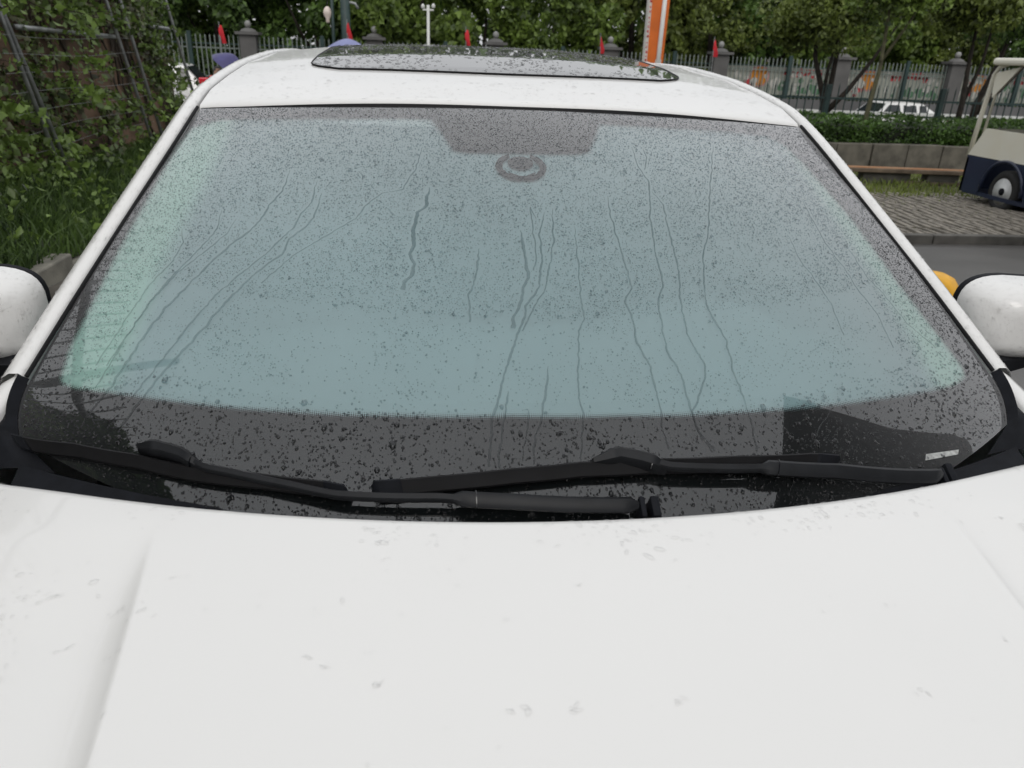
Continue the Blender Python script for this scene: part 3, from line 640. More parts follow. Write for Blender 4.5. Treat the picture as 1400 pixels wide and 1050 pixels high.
# pale strip painted as a highlight near the right foot of the glass
p0, p1 = [Vector((*mtr(*q), 0)) for q in GLINT]; b = CB()
dd = (p1 - p0).normalized() * 1; w_ = Vector((-dd.y, dd.x, 0)) * .005
b.add([gxy(*(q.x, q.y), .0012) for q in (p0 - w_, p1 - w_ * .8, p1 + w_ * .8, p0 + w_)], [(0, 1, 2, 3)]); b.build('painted_highlight_strip', mat('pale_highlight', (.42, .43, .42), .4, .3, 120), smooth=False)
# ------------------------------------------------------------ rain on the sedan
def glass_np(x, s, off=0.):
    v = s / .98; u = x / (.792 - .149 * v)
    xh = .792 - .149 * v - .03 * (np.maximum(0, (.12 - v) / .12)) ** 2
    yb = .74 + .26 * u * u; zb = .92 + .062 * u * u; yt = 1.603 + .095 * u * u; zt = 1.388 - .028 * u * u
    B = 4 * v * (1 - v) * (.030 - .012 * u ** 4)
    return np.stack([u * xh, yb + (yt - yb) * v - B * .47 - off * .47, zb + (zt - zb) * v + B * .88 + off * .88], 1)
def drops(name, P, Nn, r, h, m, down=None, seg=7, seed=3, stretch=0.25):
    """low irregular domes of water at points P with normals Nn and radii r"""
    g = np.random.default_rng(seed); n = len(P)
    t1 = np.cross(Nn, g.normal(size=(n, 3)) if down is None else down); t1 /= np.linalg.norm(t1, axis=1)[:, None]; t2 = np.cross(Nn, t1)
    sq = 1 + stretch * g.random((n, 1)) * 2; V = np.zeros((n, 2 * seg + 1, 3)); ph = g.random((n, 1)) * 6.28
    for k in range(seg):
        a = 2 * math.pi * k / seg + ph * .15
        rr = r[:, None] * (1 + .42 * (g.random((n, 1)) - .5))
        d = t1 * np.cos(a) * rr + t2 * np.sin(a) * rr * sq
        V[:, k] = P + d; V[:, seg + k] = P + d * .66 + Nn * (r * h * .72)[:, None]
    V[:, 2 * seg] = P + Nn * (r * h)[:, None]
    f = []
    for k in range(seg):
        k2 = (k + 1) % seg
        f += [(k, k2, seg + k2), (k, seg + k2, seg + k), (seg + k, seg + k2, 2 * seg)]
    F = (np.arange(n)[:, None, None] * (2 * seg + 1) + np.array(f)[None]).reshape(-1, 3)
    me = np_mesh(name, V.reshape(-1, 3) - np.array(ROOT), F, m, smooth=True)
    o = link(name, me, sedan); o['kind'] = 'stuff'; return o
# windscreen
segs = []
for w, pts in RIV:
    q = np.array([mtr(*p) for p in pts]); segs += [(a, b, w) for a, b in zip(q, q[1:])]
n0 = 125000
x = rng.uniform(-.79, .79, n0); s_ = rng.uniform(.01, .975, n0)
v_ = s_ / .98; half = .792 - .149 * v_
ok = np.abs(x) < half - .006
x, s_ = x[ok], s_[ok]
nv = np.array([noise.noise(Vector((a * 7, b * 9, 0))) + .5 * noise.noise(Vector((a * 22, b * 22, 4))) for a, b in zip(x, s_)])
u_ = x / (.792 - .149 * s_ / .98)
dens = np.clip(.80 + .55 * nv + .45 * (np.abs(u_) > .75) + .25 * (s_ > .6), 0, 1)
sparse = (s_ > .22) & (s_ < .40) & (np.abs(x + .02) < .62)          # band washed almost clean
dens *= np.where(sparse, .16 + .5 * np.clip(nv, 0, 1), 1)
dm = np.full(len(x), 9.); P2 = np.stack([x, s_], 1)
for a, b, w in segs:
    ab = b - a; t = np.clip(((P2 - a) @ ab) / (ab @ ab), 0, 1); d = np.linalg.norm(P2 - (a + t[:, None] * ab), axis=1) / (.0011 * w + .0016); dm = np.minimum(dm, d)
keep = (rng.random(len(x)) < dens) & (dm > 1)
x, s_, u_ = x[keep], s_[keep], u_[keep]
low = s_ < .24
r = np.exp(rng.normal(0, .32, len(x))) * np.where(low, .00105, .00084)
big = rng.random(len(x)) < np.where(low, .06, .008); r[big] *= rng.uniform(1.4, 2.3, big.sum())
thin = (~big) & low & (rng.random(len(x)) < .62); x, s_, r = x[~thin], s_[~thin], r[~thin]
P = glass_np(x, s_, .0002); Pd = glass_np(x, s_ - .002, .0002); dn = Pd - P; dn /= np.linalg.norm(dn, axis=1)[:, None]
Pe = glass_np(x + .002, s_, .0002); ex = Pe - P; ex /= np.linalg.norm(ex, axis=1)[:, None]; nn = np.cross(dn, ex); nn *= np.sign(nn[:, 2])[:, None]
sdp = poly_sd(np.stack([x, s_], 1), [mtr(*q) for q in CLEAR]); blk = (sdp < .004) & (s_ < .5)
drops('windscreen_rain_drops', P[~blk], nn[~blk], r[~blk], .75, 'drop', down=dn[~blk], stretch=.25, seg=6)
drops('border_rain_drops', P[blk], nn[blk], r[blk] * .97, .75, 'droplow', down=dn[blk], stretch=.35, seg=7)
# rivulets running down the glass
b = CB(); fs = []
for w, pts in RIV:
    I = interp(pts, max(40, int(len(pts) * 16))); n_ = len(I) - 1; rows = []
    for i, (p, f) in enumerate(I):
        d = (I[min(i + 1, n_)][0] - I[max(i - 1, 0)][0]).normalized(); wv = Vector((-d.y, d.x, 0))
        ww = .00058 * w * (1 + .45 * noise.noise(Vector((p.x * 60, p.y * 60, w)))) * min(1, .3 + 6 * f) * (1.5 if f > .97 and w > 3 else 1)
        jx = .0022 * noise.noise(Vector((p.x * 25, p.y * 45, 3))) + .0016 * noise.noise(Vector((p.x * 70, p.y * 110, 8)))
        rows.append([gxy(p.x + jx + wv.x * a * ww, p.y + wv.y * a * ww, h) for a, h in ((1, .0002), (.6, .0006), (0, .0008), (-.6, .0006), (-1, .0002))])
    b.grid(rows)
o = b.build('water_rivulets', 'rivulet', sharp=None); o['kind'] = 'stuff'
# drops scattered over painted panels
def sample(o, n, cond, seed):
    g = np.random.default_rng(seed); me = o.data; me.calc_loop_triangles()
    V = np.zeros(len(me.vertices) * 3); me.vertices.foreach_get('co', V); V = V.reshape(-1, 3) + np.array(ROOT)
    T = np.zeros(len(me.loop_triangles) * 3, int); me.loop_triangles.foreach_get('vertices', T); T = T.reshape(-1, 3)
    A, B_, C_ = V[T[:, 0]], V[T[:, 1]], V[T[:, 2]]; nr = np.cross(B_ - A, C_ - A); ar = np.linalg.norm(nr, axis=1); nr /= ar[:, None] + 1e-12
    ids = g.choice(len(T), n, p=ar / ar.sum()); a, b_ = g.random(n), g.random(n); fl = a + b_ > 1; a[fl], b_[fl] = 1 - a[fl], 1 - b_[fl]
    P = A[ids] + a[:, None] * (B_ - A)[ids] + b_[:, None] * (C_ - A)[ids]; nn = nr[ids]
    nn *= np.sign(nn[:, 2] + 1e-6)[:, None]
    k = cond(P, nn); return P[k], nn[k]
def nz_(P, s, z=0): return np.array([noise.noise(Vector((p[0] * s, p[1] * s, z))) for p in P])
def obj_named(n): return [o for o in sedan.children if o.name.split('.')[0] == n]
def rr_(n, m, sg=.4, seed=1): return m * np.exp(np.random.default_rng(seed).normal(0, sg, n))
P, nn = sample(obj_named('roof')[0], 15000, lambda P, n: (n[:, 2] > .5) & (rng.random(len(P)) < .45 + nz_(P, 9)) & ~((np.abs(P[:, 0]) < .46) & (P[:, 1] > 1.85) & (P[:, 1] < 2.77)), 5)
drops('roof_rain_drops', P, nn, rr_(len(P), .0017), .4, 'dropw')
P, nn = sample(sun, 4200, lambda P, n: rng.random(len(P)) < .62 + 1.3 * nz_(P, 6), 6)
drops('sunroof_rain_drops', P + nn * .0002, nn, rr_(len(P), .0022, .42), .4, 'dropw')
for i, o in enumerate(obj_named('pillar_and_rail')):
    P, nn = sample(o, 2600, lambda P, n: (n[:, 2] > .2) & (P[:, 1] < 3), 7 + i); drops('pillar_rain_drops', P, nn, rr_(len(P), .0016), .5, 'dropw')
for i, o in enumerate(obj_named('mirror_housing')):
    P, nn = sample(o, 2400, lambda P, n: P[:, 1] < 1.29, 17 + i); ctr = P.mean(0); fl = ((P - np.array([ctr[0], 1.30, 1.06])) * nn).sum(1) < 0; nn[fl] *= -1
    drops('mirror_rain_drops', P, nn, rr_(len(P), .0010), .4, 'dropw')
hd = obj_named('hood')[0]
def hc(P, n):
    nzz = nz_(P, 7) + .5 * nz_(P, 20, 3); t = .771 + .276 * P[:, 0] ** 2 - P[:, 1]
    p = .008 + .45 * (np.abs(P[:, 0]) > .6) + .40 * (t < .06) + .05 * (t < .2)
    return (n[:, 2] > .5) & (P[:, 1] > .2) & (rng.random(len(P)) < p * (.5 + 2.2 * nzz))
P, nn = sample(hd, 30000, hc, 31)
drops('hood_rain_drops', P, nn, rr_(len(P), .0016, .45), .42, 'dropw', stretch=.6)
# larger flat puddled drops on the hood
pud = []
for x_, y_, r_ in ((-.300, .575, .007), (-.285, .560, .005), (-.245, .575, .004), (-.238, .535, .009), (-.10, .497, .010), (-.055, .495, .008), (.055, .497, .006), (.30, .497, .007), (.44, .56, .004), (-.02, .65, .004), (.16, .69, .003), (.25, .60, .004), (-.46, .70, .006), (-.52, .66, .008), (-.56, .62, .007), (-.50, .60, .006), (-.6, .69, .009), (-.63, .60, .01), (.62, .72, .008), (.58, .77, .006)):
    for k in range(4): pud.append((x_ + random.uniform(-1, 1) * r_ * 1.3, y_ + random.uniform(-.5, .5) * r_, r_ * random.uniform(.3, .75)))
P = np.array([(a, c, hood(a, c)) for a, c, _ in pud]); nn = np.array([Vector((-(hood(a + .002, c) - hood(a - .002, c)) / .004, -(hood(a, c + .002) - hood(a, c - .002)) / .004, 1)).normalized() for a, c, _ in pud])
drops('hood_puddled_drops', P, nn, np.array([q[2] for q in pud]) * .55, .34, 'dropw', seg=9, stretch=.8)

# ------------------------------------------------------------ left: retaining wall, vines, poles, bank, kerb
def wall_x(y, z): return -3.62 - .11 * z - .012 * (y - 3) + .10 * noise.noise(Vector((y * .8, z * .9, 1))) + .05 * noise.noise(Vector((y * 2.6, z * 2.6, 5)))
b = MB(); b.grid([[(wall_x(y, z), y, z) for y in frange(-5, 12.2, 130)] for z in frange(-.3, 3.7, 44)] + [[(wall_x(y, 3.7) - .5, y, 3.75) for y in frange(-5, 12.2, 130)], [(wall_x(y, 3.7) - 9, y, 3.8) for y in frange(-5, 12.2, 130)]])
o = b.build('retaining_wall', 'earth', smooth=True)
ew = MB(); ew.grid([[(wall_x(12.2, z) - a, 12.2, z) for a in frange(0, 9, 12)] for z in frange(-.3, 3.7, 8)]); rw = empty('earth_retaining_wall', (-3.7, 5, 0), 'brown earth retaining wall half hidden by vines, left of the sedan', 'wall')
o.parent = rw; o.location = -Vector(rw.location); o2 = ew.build('wall_end', 'earth', rw); o2.location = -Vector(rw.location); o.name = 'wall_face'
# roots and old stems on the wall
b = MB()
for i in range(70):
    y = random.uniform(1, 12); z = random.uniform(.3, 1.8); pts = []
    for k in range(7): pts.append((wall_x(y, z) + .03, y, z)); y += random.uniform(-.14, .14); z += random.uniform(.1, .3)
    b.tube(pts, [.016 - .0015 * k for k in range(7)], 5)
o = b.build('vine_stems', 'stem', smooth=True); tag(o, kind='stuff')
# vine leaves in hanging clumps
def vine(name, n, size, m, seed, ylo, yhi, f, out):
    g = np.random.default_rng(seed); pts = []
    while len(pts) < n:
        y = g.uniform(ylo, yhi); z = g.uniform(-.05, 4.2)
        d = f(y, z) + .85 * noise.noise(Vector((y * .75, z * .75, seed))) + .45 * noise.noise(Vector((y * 2.1, z * 2.1, seed + 3)))
        if g.random() > d: continue
        dep = out * max(0, .35 + noise.noise(Vector((y * 1.3, z * 1.3, 9)))) * g.random() ** .6
        if z > 3.6: dep -= (z - 3.6) * .6
        pts.append((wall_x(y, min(z, 3.7)) + .04 + dep, y + g.normal() * .04, z + g.normal() * .04))
    P = np.array(pts); me = leaves(P, size, m, name, .75, .5, .5, seed, nrm=(1, -.3, .4)); return tag(link(name, me), kind='stuff')
vine('vine_leaves', 30000, .064, 'ivy', 2, -1, 12.3, lambda y, z: .30 + .22 * (z > 1.9) + .12 * (z < .6) - .55 * (.35 < z < 1.5 and 8.4 < y < 11.2) + (.25 if y > 11.2 or y < 8 else 0), .42)
vine('vine_leaves_dull', 12000, .068, 'ivy2', 12, -1, 12.3, lambda y, z: .25 + .1 * (z > 1.2) - .3 * (.35 < z < 1.5 and 8.4 < y < 11), .34)
# sprays that stick out from the wall
g = np.random.default_rng(5); pts = []; b = MB()
for i in range(120):
    y = g.uniform(3.5, 11.6); z = g.uniform(.5, 3.2); p = np.array([wall_x(y, z), y, z]); d = np.array([1.0, g.normal() * .6, g.uniform(-.1, .8)]); d /= np.linalg.norm(d); L_ = g.uniform(.3, .75); line = []
    for k in range(8):
        q = p + d * L_ * k / 7 - np.array([0, 0, .35]) * (L_ * (k / 7) ** 2); line.append(tuple(q))
        for _ in range(4): pts.append(q + g.normal(size=3) * .035)
    b.tube(line, .004, 4)
tag(link('vine_spray_leaves', leaves(np.array(pts), .075, 'ivy', 'vine_spray_leaves', .7, .4, .5, 15)), kind='stuff')
tag(b.build('vine_spray_stems', 'stem'), kind='stuff')
# galvanised poles and tubes holding a wire net against the wall
net = empty('wire_net_frame', (-3.5, 8, 0), 'leaning galvanised poles and thin wires holding back the vines', 'trellis')
def npart(name, m, fn, smooth=True):
    b = MB(); fn(b); b.v = [(p[0] + 3.5, p[1] - 8, p[2]) for p in b.v]; return b.build(name, m, net, smooth)
PO = [(5.0, 0, 0), (6.25, -.15, .1), (7.35, 0, 0), (7.47, .02, -.12), (9.85, 0, 0), (10.15, .03, .12), (12.1, 0, 0), (3.2, 0, 0), (1.9, 0, 0)]
for y, dx, dy in PO:
    npart('pole', 'steel', lambda b: b.tube([(-3.42 + dx, y, .1), (-3.78 + dx * .5, y - .08 + dy, 2.2), (-4.05, y - .15 + dy * 2, 4.75)], .021, 8))
npart('pole', 'steel', lambda b: b.tube([(-4.0, 1.78, 3.6), (-4.05, 1.8, 6.4)], .055, 8))
for z, y0, y1 in ((1.52, 7.6, 9.9), (1.62, 11.2, 12.2), (4.70, .6, 7), (3.95, .6, 7)):
    npart('cross_tube', 'steel', lambda b: b.tube([(-3.50 - .115 * z - .05, y, z - .02 * (y - y0)) for y in frange(y0, y1, 6)], .024 if z < 4 else .05, 8))
def wires(b):
    for z in frange(.55, 1.45, 6): b.tube([(-3.45 - .12 * z + .02 * math.sin(y * 3 + z * 9), y, z + .015 * math.sin(y * 2 + z * 5)) for y in frange(7.0, 10.2, 30)], .0022, 4, False)
    for y in frange(.8, 5.0, 26): b.tube([(-4.02 + .02 * math.sin(y * 9), y, z) for z in (5.3, 4.7, 4.2, 3.7)], .012, 4, False)
o = npart('net_wire', 'steel', wires); o['kind'] = 'stuff'
# a bush on top of the wall (mirrored in the foot of the glass)
def bush_pts(c, rx, ry, rz, n, seed, nl=16):
    g = np.random.default_rng(seed); cs = g.normal(size=(nl, 3)); cs /= np.linalg.norm(cs, axis=1)[:, None]; cs *= g.uniform(.2, .75, (nl, 1))
    k = g.integers(0, nl, n); p = g.normal(size=(n, 3)); p /= np.linalg.norm(p, axis=1)[:, None]; p *= g.uniform(.55, 1, (n, 1)) ** .6 * .42
    return (cs[k] + p) * [rx, ry, rz] + np.array(c)
bt = empty('overhanging_bush', (-4.2, .5, 3.7), 'dark bush on top of the retaining wall, mirrored at the left foot of the windscreen', 'bush')
o = link('foliage', leaves(bush_pts((0, -.3, .8), 1.0, 1.2, .9, 9000, 41), .13, 'leafA', 'foliage', .6, .3, .5, 42), bt)
b = MB(); b.tube([(0, 0, -.1), (.02, .03, .4), (.0, -.02, .9)], [.05, .04, .02], 6); b.build('stem', 'bark', bt)
# grassy bank
def bank_z(x, y):
    t = min(1, max(0, (-2.58 - x) / .95)); return gz(-2, y) + .085 + .33 * t + .03 * noise.noise(Vector((x * 3, y * 2, 0)))
b = MB(); b.grid([[(x, y, bank_z(x, y)) for x in frange(-3.85, -2.56, 10)] for y in frange(-4, 15.5, 60)]); tag(b.build('grass_bank', 'turf', smooth=True), kind='structure')
def blades(name, P, h, m, seed, w=.008):
    g = np.random.default_rng(seed); n = len(P); a = g.random(n) * 6.28; l = g.normal(size=(n, 2)) * .35; hh = h * g.uniform(.5, 1.4, n)
    d = np.stack([np.cos(a), np.sin(a), np.zeros(n)], 1) * w
    mid = P + np.stack([l[:, 0] * hh * .4, l[:, 1] * hh * .4, hh * .6], 1); tip = P + np.stack([l[:, 0] * hh * 1.3, l[:, 1] * hh * 1.3, hh], 1)
    V = np.stack([P - d, P + d, mid + d * .7, mid - d * .7, tip], 1).reshape(-1, 3); i = np.arange(n)[:, None] * 5
    F = np.concatenate([i + [0, 1, 2], i + [0, 2, 3], i + [3, 2, 4]], 1).reshape(-1, 3)
    return tag(link(name, np_mesh(name, V, F, m)), kind='stuff')
g = np.random.default_rng(8); n = 30000; X_ = g.uniform(-3.75, -2.54, n); Y_ = g.uniform(3.2, 15, n)
ok = g.random(n) < np.array([.62 + .8 * noise.noise(Vector((a * 1.8, c * 1.8, 2))) for a, c in zip(X_, Y_)]); X_, Y_ = X_[ok], Y_[ok]
blades('bank_grass', np.stack([X_, Y_, [bank_z(a, c) - .01 for a, c in zip(X_, Y_)]], 1), .15, 'grass', 9)
g = np.random.default_rng(18); P = []
for i in range(150):
    x_, y_ = g.uniform(-3.7, -2.65), g.uniform(3.8, 14); k = 14; hh = g.uniform(.12, .38)
    for j in range(k): P.append((x_ + g.normal() * .07, y_ + g.normal() * .07, bank_z(x_, y_) + hh * (j + 1) / k))
tag(link('bank_weeds', leaves(np.array(P), .065, 'ivy', 'bank_weeds', .6, .1, .5, 19)), kind='stuff')
# kerb stones
ks = empty('kerb', (-2.53, 5, gz(-2, 5)), 'long grey stone kerb between the grass bank and the paving', 'kerb')
proto = None
for i in range(17):
    y = -1.2 + i * .96 + .0; z = gz(-2, y)
    if proto is None:
        b = MB(); b.box((0, 0, 0), (.13, .945, .26)); o = proto = b.build('kerb_stone', 'kerbstone', ks, bevel=.012)
    else: o = proto.copy(); col.objects.link(o)
    o.location = (-2.53 + random.uniform(-.012, .012) + 2.53, y - 5, z - .025 + random.uniform(-.008, .008) - gz(-2, 5)); o.rotation_euler = (random.uniform(-.01, .01), random.uniform(-.02, .02), random.uniform(-.015, .015))
# drain strip of dirt along the kerb
b = MB(); b.grid([[(x, y, gz(x, y) + .004) for x in (-2.46, -2.1, -1.75)] for y in frange(-1, 15, 40)]); tag(b.build('dirt_strip', mat('muddy_asphalt', (.055, .045, .032), .7, .45, 3, bump=.3, bscale=60, c2=(.085, .075, .06)), smooth=True), kind='structure')

# ------------------------------------------------------------ right: kerb line, pavers, verge, bench, planter, hedge, green railing
pk = empty('paving_edge_kerb', (8, 7.08, gz(8, 7)), 'low grey edging of long stones between the road and the paved strip', 'kerb')
for i in range(16):
    b = MB(); b.box((-5.6 + i * 1.0, -.0, .03), (.985, .10, .12)); b.build('edge_stone', 'concrete2', pk, bevel=.008)
b = MB(); b.grid([[(x, y, gz(x, y) + .035) for x in frange(2.0, 20, 30)] for y in frange(7.12, 10.4, 12)]); tag(b.build('paver_bed', 'soil', smooth=True), kind='structure')
pv = empty('grass_paver_strip', (8, 8.7, gz(8, 8.7)), 'ribbed strip of narrow brick pavers beyond the road', 'paving')
bm_ = MB(); bm_.box((0, 0, 0), (.052, .36, .05)); pm = bm_.mesh('paver', 'paver', bevel=.006)
cnt = 0
for j in range(8):
    for i in range(36):
        x_ = 4.9 + i * .105 + (j % 2) * .0; y_ = 7.35 + j * .40
        o = link('paver', pm, pv); o.location = (x_ - 8 + random.uniform(-.006, .006), y_ - 8.7 + random.uniform(-.01, .01), gz(x_, y_) - gz(8, 8.7) + .045 + random.uniform(-.006, .006)); o.rotation_euler = (random.uniform(-.03, .03), random.uniform(-.06, .06), random.uniform(-.03, .03))
b = MB()
for j in range(16):
    for i in range(22):
        if 3.0 + i * .09 < 4.82: x_ = 3.0 + i * .09 + random.uniform(-.01, .01); y_ = 7.22 + j * .2 + (i % 2) * .1; b.box((x_ - 8, y_ - 8.7, gz(x_, y_) - gz(8, 8.7) + .035 + random.uniform(-.006, .006)), (.075, .17, .05), Matrix.Rotation(random.uniform(-.1, .1), 3, 'Y'))
for j in range(8):
    for i in range(90):
        x_ = 8.70 + i * .105; y_ = 7.35 + j * .40; b.box((x_ - 8, y_ - 8.7, gz(x_, y_) - gz(8, 8.7) + .045 + random.uniform(-.006, .006)), (.052, .36, .05))
tag(b.build('small_pavers', 'paver', pv), kind='stuff')
# stones and grass in the joints
g = np.random.default_rng(4); n = 5200; X_ = g.uniform(3.4, 12, n); Y_ = g.uniform(7.2, 10.6, n); ok = g.random(n) < np.clip((Y_ - 7.2) / 3.4, .04, 1) ** 1.6 + .25 * np.array([noise.noise(Vector((a, c, 7))) for a, c in zip(X_, Y_)]); X_, Y_ = X_[ok], Y_[ok]
blades('joint_grass', np.stack([X_, Y_, [gz(a, c) + .03 for a, c in zip(X_, Y_)]], 1), .05, 'grassd', 14, .006)
b = MB(); b.grid([[(x, y, gz(x, y) + .03 + .02 * noise.noise(Vector((x * 3, y * 3, 0)))) for x in frange(2, 24, 70)] for y in frange(10.4, 13.9, 14)]); tag(b.build('verge', 'soil', smooth=True), kind='structure')
n = 15000; X_ = g.uniform(3.6, 14, n); Y_ = g.uniform(9.9, 12.6, n); ok = g.random(n) < np.array([.5 + 1.0 * noise.noise(Vector((a * 1.6, c * 2.2, 7))) for a, c in zip(X_, Y_)]); X_, Y_ = X_[ok], Y_[ok]
blades('verge_grass', np.stack([X_, Y_, [gz(a, c) + .03 for a, c in zip(X_, Y_)]], 1), .09, 'grassd', 15, .010)
# low plank bench
bn = empty('low_plank_bench', (7.3, 11.4, gz(7, 11.4)), 'long low plank on concrete blocks with a worn orange stripe along its top', 'bench', rz=R(-5))
b = MB(); b.box((0, 0, .235), (3.6, .28, .06)); b.build('plank', 'wood', bn, bevel=.008)
b = MB(); b.box((0, .0, .268), (3.58, .2, .006)); b.build('orange_stripe', 'orangepaint', bn)
for x_, w_ in ((-1.5, .35), (-.35, .75), (.55, .5), (1.5, .2)):
    b = MB(); b.box((x_, .02, .09), (w_, .2, .22)); b.build('support_block', 'concrete2', bn, bevel=.01)
b = MB(); b.box((.8, -.05, .06), (1.9, .07, .05)); b.build('lower_plank', 'wood', bn, bevel=.006)
# planter wall of concrete blocks
pw = empty('planter_wall', (8, 13.4, gz(8, 13.4)), 'low grey wall of concrete blocks holding the hedge bed', 'wall')
bmk = MB(); bmk.box((0, 0, 0), (.66, .18, .50)); km = bmk.mesh('block', 'concrete', bevel=.015)
for i in range(26):
    o = link('block', km, pw); o.location = (-4.6 + i * .675, random.uniform(-.015, .015), .19 + random.uniform(-.012, .012)); o.rotation_euler = (0, random.uniform(-.01, .01), random.uniform(-.012, .012))
b = MB(); b.grid([[(x, y, .10) for x in (3, 12, 26)] for y in (13.45, 17)]); tag(b.build('planting_bed', 'turf'), kind='structure')
# hedge
hg = empty('clipped_hedge', (10, 14.6, .1), 'clipped dark green hedge standing in the concrete planter behind the paved strip', 'hedge')
g = np.random.default_rng(21); n = 34000; X_ = g.uniform(-7, 9, n); s_ = g.random(n)
Y_ = np.where(s_ < .55, -1.05 + .18 * g.random(n), g.uniform(-1.05, 1.05, n)); Z_ = np.where(s_ < .55, g.uniform(-.02, .47, n), .43 + .09 * g.random(n))
bmp = np.array([noise.noise(Vector((a * 2.2, b_ * 2.2, c * 3))) for a, b_, c in zip(X_, Y_, Z_)])
P = np.stack([X_, Y_ - .12 * bmp - .05 * (Z_ > .3), Z_ + .09 * bmp], 1); P = P[g.random(n) < .75 + bmp]
link('foliage', leaves(P, .062, 'hedge', 'foliage', .6, -.2, .5, 22), hg)
b = MB(); b.box((1, .05, .17), (15.9, 1.8, .42)); b.build('shade_core', mat('hedge_shade', (.012, .016, .008), .95, .4, 6), hg)  # solid core; shade among the twigs is put into its dark colour
# green iron railing
rl = empty('green_railing', (10, 16.6, -.1), 'dark green iron railing of thin uprights just behind the hedge', 'railing')
for z in (.95, .62):
    b = MB(); b.box((3, 0, z), (18, .035, .04)); b.build('rail', 'irongreen', rl)
b = MB()
for i in range(100): b.box((-6 + i * .18, 0, .55), (.018, .018, 1.18)); b.lathe([(.012, 1.13), (.016, 1.16), (.001, 1.26)], (-6 + i * .18, 0, 0), 'Z', 5)
tag(b.build('upright', 'irongreen', rl), kind='stuff')
for i in range(7):
    b = MB(); b.box((-4.2 + i * 2.65, .02, .55), (.11, .11, 1.35)); b.build('post', 'irongreen', rl, bevel=.01)
# white guard rail on the far side of the street
gr = empty('white_guard_rail', (14, 25.2, -.98), 'white painted guard rail along the street behind the railing', 'guard rail')
b = MB(); b.box((4, 0, 1.08), (34, .06, .13)); b.build('beam', 'white', gr)
for i in range(12):
    b = MB(); b.box((-11 + i * 2.9, .06, .5), (.10, .1, 1.2)); b.build('post', 'white', gr)

# ------------------------------------------------------------ far fence with pillars and murals
ff = empty('far_fence', (8, 30, -1), 'pale iron bar fence between grey pillars, running the whole far side of the street', 'fence')
def fp(name, m, fn, parent=ff, smooth=False, bevel=0):
    b = MB(); fn(b); return b.build(name, m, parent, smooth, bevel)
fp('base_wall', 'wallgrey', lambda b: b.box((3, 0, .62), (64, .3, 1.3)))
PX = [-20.7, -15.9, -11.1, -6.37, -2.0, 2.35, 6.6, 10.84, 15.7, 20.4, 25.2, 30.0]
for px in PX:
    p = fp('pillar', 'pillar', lambda b: b.box((px - 8, 0, 1.38), (.56, .5, 2.75)), bevel=.01)
    fp('pillar_cap', 'pillar', lambda b: (b.box((px - 8, 0, 2.79), (.80, .72, .09)), b.lathe([(.30, 2.84), (.22, 2.92), (.10, 2.96)], (px - 8, 0, 0), 'Z', 12)), p, bevel=0)
M['ball'] = mat('pale_ball', (.24, .24, .23), .5, .1, 5)
for p, px in zip([o for o in ff.children if o.name.startswith('pillar')], PX):
    b = MB(); b.lathe([(.03, 2.95), (.09, 3.0), (.115, 3.08), (.09, 3.16), (.02, 3.2)], (px - 8, 0, 0), 'Z', 10); b.build('pillar_ball', 'ball', p, True)
def bars(b):
    for a, c in zip(PX, PX[1:]):
        x_ = a + .36
        while x_ < c - .3: b.box((x_ - 8, 0, 1.95), (.036, .03, 1.34)); b.lathe([(.02, 2.6), (.028, 2.64), (.001, 2.72)], (x_ - 8, 0, 0), 'Z', 5); x_ += .16
tag(fp('bar', 'ironwhite', bars), kind='stuff')
for z in (2.42, 1.35, 2.28):
    for a, c in zip(PX, PX[1:]): fp('fence_rail', 'ironwhite' if z < 2.4 else 'irongreen', lambda b: b.box(((a + c) / 2 - 8, .03, z), (c - a - .56, .035, .045)))
for a, c in zip(PX, PX[1:]): fp('middle_post', 'irongreen', lambda b: b.box(((a + c) / 2 - 8 + .35, -.05, 2.0), (.13, .1, 1.6)))
